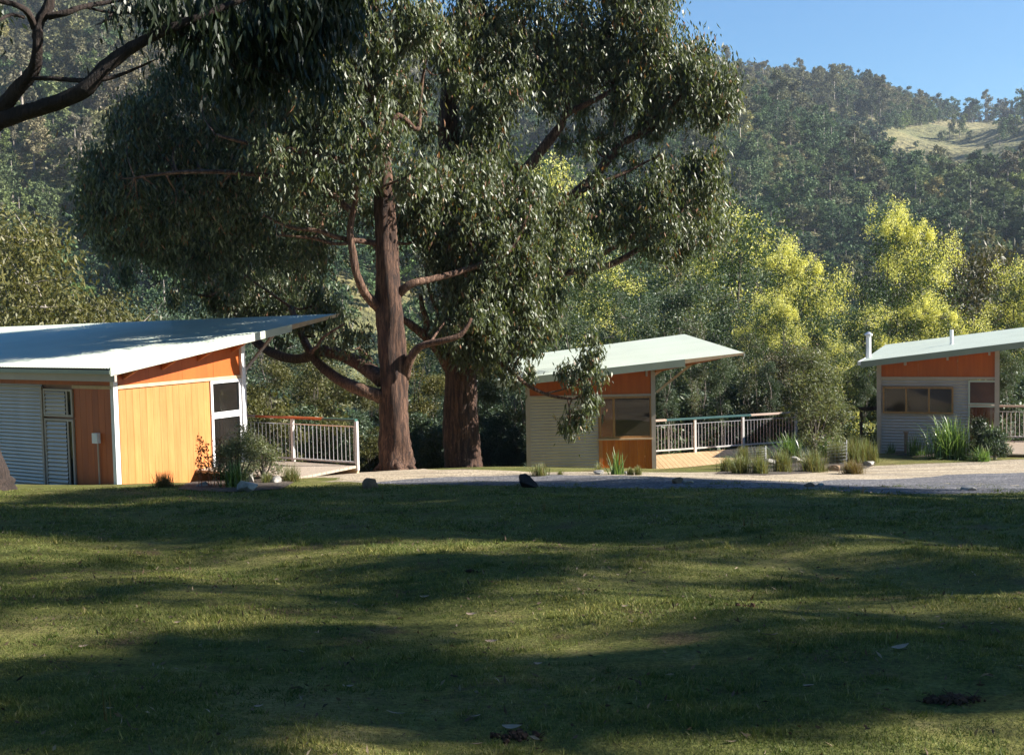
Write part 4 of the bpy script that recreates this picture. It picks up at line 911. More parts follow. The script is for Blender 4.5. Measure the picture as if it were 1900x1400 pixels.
# between and behind the trunks
gT = 'young gums behind the two big trunks'
for (px, py, Y, kd, lb_) in [(500, 660, 42, 'sapling1', 'olive sapling seen through the small deck railing beside the white post'),
        (560, 640, 44, 'sapling1', 'olive sapling behind the middle of the small railing'), (620, 690, 42, 'sapling1', 'olive sapling behind the right end of the small railing'),
        (680, 700, 44, 'sapling1', 'olive sapling hard behind the left side of the stringybark trunk'), (770, 640, 42, 'sapling1', 'green sapling between the two big trunks'),
        (805, 690, 45, 'acacia2', 'grey green sapling between the two big trunks'), (915, 660, 42, 'sapling1', 'sapling between the dark trunk and the middle cabin'),
        (950, 620, 46, 'acacia1', 'grey green tree left of the middle cabin wall')]:
    pt(kd, px, py, Y, lb_, gT, 1.0)
for (px, py, Y, kd) in [(490, 745, 39, 'bush2'), (550, 760, 40, 'bush'), (610, 770, 40, 'bush2'), (670, 770, 39, 'bush'), (690, 800, 38, 'bush2'), (785, 770, 39, 'bush'), (805, 800, 38, 'bush2'), (900, 780, 40, 'bush'), (935, 770, 39, 'bush'), (955, 800, 38, 'bush'), (740, 740, 44, 'bush'), (860, 740, 44, 'bush'), (580, 720, 50, 'bush2'), (520, 730, 52, 'bush2')]:
    pt(kd, px, py, Y, (('wide ' if py > 735 else 'tall ') + 'olive shrub ' if kd == 'bush2' else 'grey green shrub ') + where(px, py), 'bush behind the two big trunks', 1.1, cat='shrub')
for (px, py, Y, kd) in [(960, 500, 62, 'acacia1'), (880, 560, 66, 'acacia1'), (780, 600, 70, 'acacia2'), (1080, 430, 75, 'acacia2'), (1190, 420, 78, 'acacia1'), (1290, 480, 72, 'acacia2'), (540, 520, 85, 'acacia1'), (460, 540, 88, 'acacia2'), (400, 540, 92, 'acacia1')]:
    pt(kd, px, py, Y, 'grey green valley tree glimpsed ' + {960: 'right of the dark trunk', 880: 'directly behind the dark trunk', 780: 'between the two big trunks', 1080: 'through the gap right of the big crowns', 1190: 'under the right bough of the dark-trunked gum', 1290: 'below the rightmost foliage of the big gum', 540: 'above the tip of the left cabin roof', 460: 'above the right half of the left cabin roof', 400: 'above the middle of the left cabin roof'}[px], 'valley trees behind the gum crowns', 1.1)

# shade trees outside the right edge (they throw the shadows on the lawn)
shade = gen_tree('shade_gum', 130, 22, 5.0, .42, 48, 32000, .42, .17, M['leaf'], M['bark'], .16, .5, 1, flat=.7, brad=.36)
high = gen_tree('shade_gum', 132, 19, 3.0, .34, 18, 8000, .36, .14, M['leaf'], M['bark'], .62, .5, 1, flat=.6, brad=.40)
thin = gen_tree('shade_gum', 131, 22, 5.0, .36, 20, 6500, .36, .13, M['leaf'], M['bark'], .22, .5, 1, flat=.5, brad=.30)
seen_ = set()
def pshade(src_, x, y, s_, rz, sx=1):
    o = copy_tree(src_) if src_.name in seen_ else src_
    seen_.add(src_.name)
    o.location = onground(x, y, -.1); o.rotation_euler = (0, 0, rz); o.scale = (s_ * sx, s_ * sx, s_)
    tag(o, 'tall gum outside the right edge that shades the lawn', 'tree', 'gums outside the right edge of the view')
pshade(shade, 20, 15.0, .85, .3, .75)
pshade(shade, 23, 15.8, 1.0, 1.9, .85)
pshade(shade, 27, 14.9, 1.2, 4.4, .5)
pshade(high, 31, 19.2, 1.35, 4.0, 1.0)
pshade(thin, 31, 12.4, 1.3, 0.6, .7)
pshade(thin, 19, 8.6, .75, .5, .8)
pshade(thin, 26, 1.2, 1.0, 2.5, .8)
pshade(thin, 32, 8.3, 1.25, 4.0, .9)
pshade(thin, 17, -1.5, .9, 5.2)
pshade(high, 20.0, 5.4, 1.0, 1.2, .75)
for (x_, y_, s_, r_) in ((-12, -16, .8, 1), (-3, -22, .9, 2.2), (6, -18, .8, 3), (14, -24, 1.0, 4), (22, -14, .9, 5), (4.5, -4.5, .75, 0), (-6, -5, .7, 1.5)):  # unseen gums added for the panes to reflect and to cut sky fill
    o = copy_tree(shade); o.location = onground(x_, y_, -.1); o.scale = (s_,) * 3; o.rotation_euler = (0, 0, r_)
    tag(o, 'tall gum added behind the viewpoint for window reflections and less sky light', 'tree', 'gums behind the viewpoint')
for (x_, y_, s_, r_) in ((-14, 11, .8, 1), (-17, 18, .85, 2.2)):  # unseen gums added to block sky light from the left
    o = copy_tree(shade); o.location = onground(x_, y_, -.1); o.scale = (s_,) * 3; o.rotation_euler = (0, 0, r_)
    tag(o, 'unseen tall gum added outside the left edge to block sky light', 'tree', 'gums outside the left edge of the view')

# ================================================================== HILL FOREST
def hill_tree(name, seed, H, Rc, dry, n=1300):
    g = np.random.default_rng(seed); nb = 15; V = []; T = []
    c = np.stack([g.normal(0, Rc * .42, nb), g.normal(0, Rc * .42, nb), np.linspace(H * (.42 if dry else .25), H * .92, nb)], 1)
    rr = Rc * g.uniform(.26, .5, nb) * np.linspace(1.1, .65, nb)
    k = g.integers(0, nb, n); p = c[k] + ellips(n, g, 3) * rr[k][:, None] * np.array([1, 1, .75])
    V = leafquads(p, .68, .36, .2, g); Fq = quadidx(n); tint = g.random(n)
    tv = []; tf = []
    r_ = .02 * H
    for i in range(2):
        for a in range(4):
            tv.append((math.cos(a * 1.57) * r_ * (1 - .7 * i), math.sin(a * 1.57) * r_ * (1 - .7 * i), -1 if i == 0 else H * .85))
    b_ = len(V)
    for a in range(4): tf.append((b_ + a, b_ + (a + 1) % 4, b_ + 4 + (a + 1) % 4, b_ + 4 + a))
    V = np.concatenate([V, np.array(tv)]); Fq = np.concatenate([Fq, np.array(tf)])
    mi = np.concatenate([np.zeros(n, int), np.ones(4, int)]); tint = np.concatenate([tint, np.full(4, .5)])
    return mesh_np(name, V, Fq, [M['dryforest' if dry else 'forest'], M['palebark']], tint, midx=mi, linkit=False)
hp = [hill_tree('hill_gum', 201, 13, 3.4, True), hill_tree('hill_gum', 202, 15, 3.6, True), hill_tree('hill_gum', 203, 11, 3.2, True),
      hill_tree('hill_wattle', 204, 10, 3.6, False), hill_tree('hill_wattle', 205, 12, 3.4, False), hill_tree('hill_wattle', 206, 8, 3.4, False)]
def inpoly(x, y, poly):
    ins = np.zeros(len(x), bool); n = len(poly); j = n - 1
    for i in range(n):
        xi, yi = poly[i]; xj, yj = poly[j]
        ins ^= ((yi > y) != (yj > y)) & (x < (xj - xi) * (y - yi) / (yj - yi + 1e-9) + xi); j = i
    return ins
CLEAR = [[(1600, 258), (1660, 245), (1730, 232), (1800, 222), (1860, 222), (1960, 225), (1960, 275), (1860, 296), (1780, 300), (1720, 290), (1650, 272)],
         [(1680, 312), (1740, 292), (1735, 312), (1700, 325)],
         [(430, 600), (720, 600), (760, 640), (720, 690), (430, 690)],
         [(1560, 392), (1620, 386), (1650, 398), (1600, 410)], [(1490, 455), (1530, 450), (1540, 480), (1500, 490)]]
gh = np.random.default_rng(77)
N_ = 60000
t = gh.uniform(-.62, .66, N_); y = np.sqrt(gh.uniform(95 ** 2, 720 ** 2, N_)); x = t * y
z = hz(x, y); px, py = project(np.stack([x, y, z], 1))
keep = (px > -350) & (px < 2250)
RR = np.interp(px, [-900, 0, 500, 1300, 2000, 3000], [470, 470, 560, 640, 700, 700]) + 25 * np.sin(px / 170.) + 12 * np.sin(px / 61. + 1)
_, pyt = project(np.stack([x, y, z + 7], 1))
for pl in CLEAR:
    for q_ in (0, .5, 1): keep &= ~(inpoly(px, py * (1 - q_) + pyt * q_, pl) & (y < RR - 12))
# spacing: thin trees by grid cell so crowns do not pile up
cell = {}
ordr = np.flatnonzero(keep); sel = []
for i_ in ordr:
    s_ = 3.3 + y[i_] * .0022; k = (int(x[i_] / s_), int(y[i_] / s_))
    if k in cell: continue
    cell[k] = 1; sel.append(i_)
sel = np.array(sel)
x, y, z, px, py = x[sel], y[sel], z[sel], px[sel], py[sel]
dryp = np.clip((330 - py) / 300 + .25 * np.sin(px / 90.) * np.sin(y / 50.) + .15 * (px < 700), .12, .92)
kind = np.where(gh.random(len(x)) < dryp, gh.integers(0, 3, len(x)), 3 + gh.integers(0, 3, len(x)))
scl = np.clip(gh.lognormal(-.28, .28, len(x)), .35, 1.35) * np.where(py > 300, .9, 1.0)
# individuals: trees one can tell apart -- round the high pasture and along its foot
dP = np.hypot((px - 1780) / 150, (py - 260) / 60); ind = (dP < 1.25) & (px < 1960) & (px > 1560)
idx = np.flatnonzero(ind)[:170]
rest = np.ones(len(x), bool); rest[idx] = False
for i_ in idx:
    o = bpy.data.objects.new('hill_tree', hp[int(kind[i_])].data); C.objects.link(o)
    o.location = (x[i_], y[i_], z[i_]); o.rotation_euler = (0, 0, gh.uniform(0, 6.28)); o.scale = (scl[i_],) * 3
    tag(o, ('brown-leaved' if kind[i_] < 3 else 'green') + ' tree ' + ('on the skyline above' if py[i_] < 232 else 'left of' if px[i_] < 1640 else 'just below' if py[i_] > 285 else 'standing at the edge of') + ' the high hill pasture at the right', 'tree', 'trees scattered round the high pasture')
for (qx, qy, sc2) in ((1762, 258, .8), (1748, 264, .6), (1780, 256, .9), (1800, 262, .45), (1868, 252, 1.0), (1880, 258, 1.1), (1855, 268, .8), (1700, 276, .35), (1835, 284, .45), (1640, 268, .4)):
    d_ = ray(qx, qy); yy_ = 250.
    while yy_ < 760 and d_.z * yy_ / d_.y > float(hz(d_.x * yy_ / d_.y, yy_)): yy_ += 1.0
    p_ = d_ * (yy_ / d_.y); o = bpy.data.objects.new('hill_tree', hp[3 + int(qx) % 3].data); C.objects.link(o); o.location = (p_.x, p_.y, float(hz(p_.x, p_.y))); o.scale = (sc2,) * 3
    tag(o, 'dark green tree standing by itself in the high hill pasture', 'tree', 'lone trees in the high pasture')
# the far wood: one mass
src = bpy.data.collections.new('hill_tree_kinds')
for o in hp: src.objects.link(o)
me = bpy.data.meshes.new('hillside_forest'); n = int(rest.sum())
me.vertices.add(n); me.vertices.foreach_set('co', np.stack([x, y, z], 1)[rest].astype(np.float32).ravel())
for nm, tp, val in (('kidx', 'INT', kind[rest]), ('scl', 'FLOAT', scl[rest]), ('rotz', 'FLOAT', gh.uniform(0, 6.28, n))):
    a = me.attributes.new(nm, tp, 'POINT'); a.data.foreach_set('value', np.asarray(val, np.int32 if tp == 'INT' else np.float32))
fo = bpy.data.objects.new('hillside_forest', me); C.objects.link(fo)
tag(fo, 'unbroken eucalypt forest covering the far hillsides', 'forest', None, 'stuff')
ng = bpy.data.node_groups.new('forest_scatter', 'GeometryNodeTree')
ng.interface.new_socket('Geometry', in_out='INPUT', socket_type='NodeSocketGeometry'); ng.interface.new_socket('Geometry', in_out='OUTPUT', socket_type='NodeSocketGeometry')
gi = ng.nodes.new('NodeGroupInput'); go = ng.nodes.new('NodeGroupOutput')
ci = ng.nodes.new('GeometryNodeCollectionInfo'); ci.inputs['Collection'].default_value = src; ci.inputs['Separate Children'].default_value = True; ci.inputs['Reset Children'].default_value = True
ip = ng.nodes.new('GeometryNodeInstanceOnPoints'); ip.inputs['Pick Instance'].default_value = True
def na(nm, dt):
    q = ng.nodes.new('GeometryNodeInputNamedAttribute'); q.data_type = dt; q.inputs['Name'].default_value = nm; return q.outputs['Attribute']
cx = ng.nodes.new('ShaderNodeCombineXYZ'); e2r = ng.nodes.new('FunctionNodeEulerToRotation')
ng.links.new(na('rotz', 'FLOAT'), cx.inputs[2]); ng.links.new(cx.outputs[0], e2r.inputs[0])
ng.links.new(gi.outputs[0], ip.inputs['Points']); ng.links.new(ci.outputs[0], ip.inputs['Instance']); ng.links.new(na('kidx', 'INT'), ip.inputs['Instance Index'])
ng.links.new(e2r.outputs[0], ip.inputs['Rotation']); ng.links.new(na('scl', 'FLOAT'), ip.inputs['Scale']); ng.links.new(ip.outputs[0], go.inputs[0])
md = fo.modifiers.new('scatter', 'NODES'); md.node_group = ng
print('hill trees', n, 'individuals', len(idx))

# ================================================================== SMALL THINGS
def rock(px, py, wpx, hpx, mat, label, group, seed, Y=None, flat=.9):
    g0 = G(px, py) if Y is None else P(px, py, Y); sc_ = g0.y / F; import bmesh
    bm_ = bmesh.new(); bmesh.ops.create_icosphere(bm_, subdivisions=3, radius=1); g = random.Random(seed)
    planes = [(Vector((g.gauss(0, 1), g.gauss(0, 1), g.gauss(0, .8))).normalized(), g.uniform(.42, .75)) for _ in range(11)]
    for v in bm_.verts:
        for n_, d_ in planes:
            k_ = v.co.dot(n_)
            if k_ > d_: v.co -= n_ * (k_ - d_)
        v.co *= 1 + .05 * math.sin(v.co.x * 9 + seed) * math.cos(v.co.y * 8) + g.uniform(-.02, .02)
        v.co.x *= wpx * sc_ / 2 * 1.15; v.co.y *= wpx * sc_ / 2 * flat; v.co.z = v.co.z * hpx * sc_ * .62 + hpx * sc_ * .38
    me_ = bpy.data.meshes.new('rock'); bm_.to_mesh(me_); bm_.free(); me_.materials.append(mat)
    o = bpy.data.objects.new('rock', me_); C.objects.link(o)
    z_ = float(gz(g0.x, g0.y)); o.location = (g0.x, g0.y, z_ if Y is None else g0.z); o.rotation_euler = (0, 0, g.uniform(-.5, .5))
    return tag(o, label, 'rock', group)
g_ = 'boulders along the edge of the lawn'
rock(688, 906, 30, 22, M['brownstone'], 'square brown boulder at the lawn edge below the stringybark', g_, 1)
rock(977, 904, 45, 26, M['darkstone'], 'large dark boulder at the lawn edge in front of the middle cabin', g_, 12)
rock(1258, 898, 22, 15, M['brownstone'], 'small speckled boulder on the gravel in front of the sunlit deck', g_, 3)
rock(1277, 897, 22, 8, M['beige_gravel'], 'flat pale stone beside the small speckled boulder', g_, 31)
rock(1500, 905, 21, 11, M['brownstone'], 'low reddish boulder at the lawn edge below the garden bed', g_, 4)
rock(1521, 904, 16, 9, M['stone'], 'pale stone touching the low reddish boulder', g_, 41)
rock(1798, 911, 42, 13, M['stone'], 'flat pale block stone at the lawn edge at the far right', g_, 5, flat=.6)
g_ = 'rocks edging the garden beds'
rock(465, 896, 22, 22, M['stone'], 'rounded pale rock at the foot of the grey shrub by the orange cabin', g_, 6)
rock(512, 897, 30, 15, M['stone'], 'low pale rock at the right end of the orange cabin bed', g_, 7)
rock(460, 912, 40, 26, M['stone'], 'long flat rock in front of the orange cabin bed', g_, 8)
rock(375, 903, 32, 11, M['stone'], 'flat rock among the red stalks by the orange cabin', g_, 9)
rock(498, 893, 20, 14, M['darkstone'], 'dark rock between the two pale rocks of the orange cabin bed', g_, 91)
rock(1113, 880, 26, 9, M['stone'], 'pale rock beneath the flax by the middle cabin', g_, 10)
rock(1162, 880, 16, 8, M['stone'], 'small pale rock right of the flax by the middle cabin', g_, 101)
rock(1545, 874, 34, 13, M['brownstone'], 'brown rock at the right front of the round garden bed', g_, 11)
rock(1575, 873, 26, 11, M['stone'], 'pale pointed rock at the right front of the round garden bed', g_, 13)
rock(1430, 862, 40, 14, M['stone'], 'large pale rock between the tussocks of the round garden bed', g_, 14)
rock(1478, 860, 30, 14, M['stone'], 'pale rock right of centre in the round garden bed', g_, 15)
rock(1612, 865, 22, 12, M['stone'], 'pale rock at the far right of the round garden bed', g_, 16)
rock(1735, 838, 24, 22, M['brownstone'], 'round brown rock half hidden by the big flax at the grey cabin', g_, 17)
rock(1800, 834, 16, 14, M['brownstone'], 'brown rock right of the big flax at the grey cabin', g_, 18)

# mulch under the beds
def bed(name, pts, label, seed):
    c = sum((G(*p) for p in pts), Vector()) / len(pts); V = [(c.x, c.y, float(gz(c.x, c.y)) + .03)]; Fq = []
    W3 = [G(*p) for p in pts]; n = len(W3) * 6
    ring = []
    for i in range(n):
        t = i / 6; k = int(t); p = W3[k % len(W3)].lerp(W3[(k + 1) % len(W3)], t - k); ring.append(p)
    for j, f in enumerate((.3, .6, .85, 1.0)):
        for p in ring:
            q = c.lerp(p, f); V.append((q.x, q.y, float(gz(q.x, q.y)) + (.03, .03, .028, .016)[j]))
    for i in range(n): Fq.append((0, 1 + i, 1 + (i + 1) % n, 1 + (i + 1) % n))
    me_ = bpy.data.meshes.new(name); F3 = [(0, 1 + i, 1 + (i + 1) % n) for i in range(n)]
    for j in range(3):
        for i in range(n): a = 1 + j * n; F3.append((a + i, a + n + i, a + n + (i + 1) % n, a + (i + 1) % n))
    me_.from_pydata(V, [], F3); me_.materials.append(M['mulch']); o = bpy.data.objects.new(name, me_); C.objects.link(o)
    return tag(o, label, None, None, 'structure')
bed('garden_bed', [(330, 908), (430, 914), (520, 908), (545, 896), (490, 886), (400, 890)], 'dark mulched bed at the end of the orange cabin', 1)
bed('garden_bed', [(1325, 880), (1420, 882), (1520, 876), (1600, 872), (1625, 862), (1560, 848), (1420, 850), (1360, 866)], 'round mulched bed beside the sunlit deck', 2)
bed('garden_bed', [(1640, 842), (1700, 848), (1800, 850), (1875, 848), (1860, 836), (1700, 832)], 'mulched bed along the grey cabin wall', 3)

def tussock(name, px, py, wpx, hpx, mat, n, label, cat, group, seed, width=.012, spread=1.0, Y=None, stiff=.5, tintlo=0):
    """a clump of arching blades"""
    g0 = G(px, py) if Y is None else onground(P(px, py, Y).x, Y)
    sc_ = g0.y / F; W = wpx * sc_ / 2; H = hpx * sc_; g = np.random.default_rng(seed)
    W *= 1.6; base = g.normal(size=(n, 2)) * W * .2; a = g.uniform(0, 6.28, n); th_ = np.clip(np.abs(g.normal(0, .85, n)), 0, 1.45)
    ln = g.uniform(.6, 1.15, n); out = W * np.sin(th_) * ln * spread; h = H * np.cos(th_) * ln + .02
    V = []; Fq = []; T = []
    segs = 4
    d = np.stack([np.cos(a), np.sin(a), np.zeros(n)], 1); sdv = np.stack([-np.sin(a), np.cos(a), np.zeros(n)], 1)
    tt = g.uniform(tintlo, 1, n); vid = 0
    for j in range(segs + 1):
        t = j / segs; zz = h * (t * (1 + stiff) - t * t * stiff)
        p = np.concatenate([base, np.zeros((n, 1))], 1) + d * (out * t ** 1.25)[:, None]; p[:, 2] = zz
        w_ = width * (1 - t * .9); V.append(np.stack([p - sdv * w_, p + sdv * w_], 1))
    V = np.stack(V, 1).reshape(-1, 3)           # n, segs+1, 2
    for j in range(segs):
        b_ = np.arange(n) * (segs + 1) * 2 + j * 2; Fq.append(np.stack([b_, b_ + 1, b_ + 3, b_ + 2], 1)); T.append(tt * (.5 + .5 * (j + 1) / segs))
    o = mesh_np(name, V, np.concatenate(Fq), mat, np.concatenate(T)); o.location = (g0.x, g0.y, float(gz(g0.x, g0.y)))
    return tag(o, label, cat, group)
g_ = 'tussocks in the round garden bed'
for i_, (px, py, w__, h__, mt, lb_) in enumerate([
        (1352, 876, 34, 30, 'tuft', 'leftmost tussock of the round garden bed'), (1374, 879, 36, 34, 'tuft', 'second tussock from the left, golden at its base'),
        (1410, 880, 34, 34, 'tuft', 'third tussock from the left in the round bed'), (1452, 877, 40, 44, 'tuft', 'fourth tussock, tall and pale green with a brown skirt'),
        (1508, 876, 56, 44, 'tuft', 'broadest tussock, at the foot of the small tree'), (1582, 880, 44, 26, 'tuftbrown', 'brown dry tussock at the right of the round bed'),
        (1580, 860, 50, 50, 'tuft', 'tall pale tussock behind the brown one'), (1608, 858, 40, 44, 'tuft', 'rightmost pale tussock of the round bed'),
        (1380, 862, 30, 34, 'tuft', 'tussock behind the second one near the deck'), (1550, 858, 34, 44, 'tuft', 'pale tussock inside the wire guard'),
        (1412, 860, 26, 32, 'tuft', 'small pale tussock in the second row of the bed')]):
    tussock('tussock', px, py, w__ * 1.15, h__, M[mt], 620, lb_, 'tussock', g_, 300 + i_, .0065)
g_ = 'small tussocks by the cabin walls'
tussock('tussock', 1002, 884, 40, 24, M['tuft'], 260, 'pale tussock at the foot of the taupe metal wall', 'tussock', g_, 320, .007)
tussock('tussock', 1170, 882, 14, 14, M['tuft'], 200, 'small round green tuft left of its twin by the middle cabin', 'tussock', g_, 321, .007)
tussock('tussock', 1184, 882, 15, 17, M['tuft'], 200, 'small round green tuft nearest the middle cabin corner post', 'tussock', g_, 322, .007)
tussock('tussock', 304, 903, 44, 28, M['tuftbrown'], 320, 'dry tussock against the sunlit orange boards', 'tussock', g_, 323, .006)
tussock('tussock', 540, 893, 46, 32, M['tuft'], 300, 'leaning tussock at the right end of the orange cabin bed', 'tussock', g_, 324, .006)
tussock('tussock', 498, 897, 26, 20, M['tuft'], 220, 'green tuft between the rocks of the orange cabin bed', 'tussock', g_, 325, .007)
tussock('tussock', 1110, 878, 12, 20, M['tuft'], 60, 'sparse tuft against the metal wall of the middle cabin', 'tussock', g_, 327, .007)
tussock('tussock', 1040, 882, 14, 10, M['tuft'], 80, 'tiny tuft right of the pale tussock at the metal wall', 'tussock', g_, 328, .007)
g_ = 'flax clumps'
tussock('flax_plant', 1142, 881, 34, 48, M['flax'], 46, 'upright flax clump in front of the orange boarded panel', 'flax', g_, 330, .022, 1.0, None, .3, .3)
tussock('flax_plant', 437, 905, 62, 50, M['flax'], 170, 'dark spiky flax in the orange cabin bed', 'flax', g_, 331, .014, 1.2)
tussock('flax_plant', 1468, 850, 70, 46, M['flax'], 200, 'dark green flax at the left behind the round bed', 'flax', g_, 332, .016, 1.2)
tussock('flax_plant', 1540, 848, 62, 50, M['flax'], 200, 'dark green flax right of the small tree trunk', 'flax', g_, 333, .016, 1.2)
tussock('flax_plant', 1762, 850, 88, 72, M['flax'], 420, 'large arching bright flax in front of the grey cabin', 'flax', g_, 334, .018, 1.3, None, .8, .25)
tussock('flax_plant', 1700, 846, 40, 42, M['flax'], 90, 'smaller flax left of the large one at the grey cabin', 'flax', g_, 335, .016, 1.1)
tussock('flax_plant', 1838, 846, 56, 60, M['flax'], 150, 'dark flax under the tall window of the grey cabin', 'flax', g_, 336, .018, 1.2)
tussock('flax_plant', 1652, 842, 26, 22, M['flax'], 90, 'low dark clump at the left post of the grey cabin', 'flax', g_, 337, .012, 1.1)
tussock('flax_plant', 1820, 856, 50, 30, M['flax'], 110, 'dark low clump in front of the right bed by the grey cabin', 'flax', g_, 338, .014, 1.2)

def shrub(name, px, py, rx, h, mat, barkm, nl, label, cat, seed, L_=.09, W_=.022, nb=12, trunk=None, group=None, low=.25):
    g0 = G(px, py); sc_ = g0.y / F; g = np.random.default_rng(seed); root = empty(name, (g0.x, g0.y, float(gz(g0.x, g0.y))), label, cat, group)
    H = h * sc_; Rx = rx * sc_; mb = MB(); blobs = []; o0 = Vector(root.location)
    fork = o0 + Z * (H * (trunk or .08))
    mb.tube([o0 + Z * -.1, o0 + Z * (H * (trunk or .08)) * .5 + X2 * .02, fork], [.055, .045, .04], 7, .5, .15)
    for i in range(nb):
        a = g.uniform(0, 6.28); t = low + (1 - low) * (i + .5) / nb; rr = Rx * math.sin(math.pi * min(.95, t * .85 + .12)) ** .7 * g.uniform(.2, .8)
        c = o0 + Vector((math.cos(a) * rr, math.sin(a) * rr, H * t * .93)); br = Rx * g.uniform(.28, .42)
        blobs.append((tuple(c), (br, br, br * .7), 1.)); m1 = fork.lerp(c, .5) + Vector((0, 0, -.05 * H)); mb.tube([fork, m1, c], [.028, .018, .007], 5, .5, .1, False)
        for q in ellips(5, g) * br + np.array(c): mb.tube([c, q], [.008, .003], 3, .5, 0, False)
    mb.build('stems', barkm, root, smooth=True); pts = []
    for (c, r, _) in blobs:
        m_ = nl // nb; sc = ellips(9, g, 3) * np.array(r) + np.array(c); pts.append(sc[g.integers(0, 9, m_)] + g.normal(size=(m_, 3)) * r[0] * .28)
    p = np.concatenate(pts); V = leafquads(p, L_, W_, -.1, g); mesh_np('foliage', V, quadidx(len(p)), mat, g.beta(2, 2, len(p)), root, off=root.location); return root
shrub('small_tree', 1512, 868, 84, 224, M['smallleaf'], M['greybark'], 12000, 'small grey brown tree with slim trunk in the round garden bed', 'tree', 401, .09, .024, 22, .22, low=.28)
shrub('shrub', 440, 903, 64, 104, M['smallleaf'], M['greybark'], 5600, 'grey green feathery shrub at the end of the orange cabin', 'shrub', 402, .07, .016, 14)
shrub('shrub', 490, 894, 44, 80, M['smallleaf'], M['greybark'], 3200, 'right half of the feathery planting beside the small deck', 'shrub', 403, .07, .016, 10)
shrub('shrub', 1822, 850, 36, 74, M['leaf_dark'], M['greybark'], 3000, 'dark shrub before the tall window of the grey cabin', 'shrub', 404, .09, .025, 12)
shrub('shrub', 1845, 852, 32, 56, M['bluegreen'], M['palebark'], 2600, 'thin shrub beside the right post of the grey cabin', 'shrub', 405, .09, .02, 8, .35)
# red stalks by the orange wall
g0 = G(375, 903); rs = empty('red_stalk_plant', (g0.x, g0.y, g0.z), 'tall rusty red seed stalks against the orange boards', 'plant'); m_ = MB(); lv = []
for i_ in range(11):
    a = Vector((g0.x + rnd.uniform(-.35, .35), g0.y + rnd.uniform(-.15, .15), g0.z)); h_ = rnd.uniform(.5, 1.25); b_ = a + Vector((rnd.uniform(-.12, .12), 0, h_))
    m_.tube([a, a.lerp(b_, .5) + X2 * .02, b_], [.008, .006, .003], 4)
    for k in range(int(h_ * 55)): lv.append(a.lerp(b_, rnd.uniform(.3, 1)) + Vector((rnd.gauss(0, .03), rnd.gauss(0, .03), 0)))
m_.build('stalks', M['orangerail'], rs); lv = np.array([tuple(q) for q in lv]); mesh_np('seed_heads', leafquads(lv, .05, .03, .2), quadidx(len(lv)), M['tuftbrown'], np.zeros(len(lv)), rs, off=rs.location)
# marker stake, brown post, wire guards
def stick(name, px, py, top, wd, mat, label, cat, extra=None):
    g0 = G(px, py); h_ = (py - top) * g0.y / F; m_ = MB(); w_ = wd * g0.y / F; root = empty(name, (g0.x, g0.y, g0.z), label, cat)
    m_.box((g0.x - w_ / 2, g0.y - w_ / 2, g0.z - .05), X2 * w_, Y2 * w_, Z * (h_ + .05)); m_.build('shaft', mat, root)
    m_ = MB(); m_.box((g0.x - w_ * .8, g0.y - w_ * .8, g0.z + h_), X2 * w_ * 1.6, Y2 * w_ * 1.6, Z * (extra or .03)); m_.build('cap', mat, root); return root
stick('marker_stake', 520, 879, 845, 2.6, M['steel'], 'thin metal garden light on a stake beside the small deck', 'garden light', .10)
stick('timber_post', 1681, 842, 802, 5, M['brownstone'], 'short brown timber post before the grey corrugated wall', 'post')
def guard(px, py, w_, h_, label):
    g0 = G(px, py); sc_ = g0.y / F; W = w_ * sc_ / 2; H = h_ * sc_; root = empty('wire_guard', (g0.x, g0.y, g0.z), label, 'tree guard', 'wire tree guards'); m_ = MB(); n = 16
    for j in range(8):
        z_ = g0.z + H * j / 7; m_.tube([(g0.x + W * math.cos(6.283 * i / n), g0.y + W * math.sin(6.283 * i / n), z_) for i in range(n + 1)], [.0025] * (n + 1), 3, .5, 0, False)
    for i in range(n):
        a = 6.283 * i / n; m_.tube([(g0.x + W * math.cos(a), g0.y + W * math.sin(a), g0.z), (g0.x + W * math.cos(a), g0.y + W * math.sin(a), g0.z + H)], [.0025] * 2, 3, .5, 0, False)
    m_.build('mesh', M['wire'], root); m_ = MB(); m_.tube([(g0.x + W, g0.y, g0.z), (g0.x + W, g0.y, g0.z + H * 1.1)], [.012] * 2, 6); m_.build('stake', M['white'], root)
guard(1553, 862, 36, 42, 'wire guard on a white stake around the pale tussock in the round bed')
guard(1405, 862, 32, 32, 'low wire guard between the deck and the third tussock')

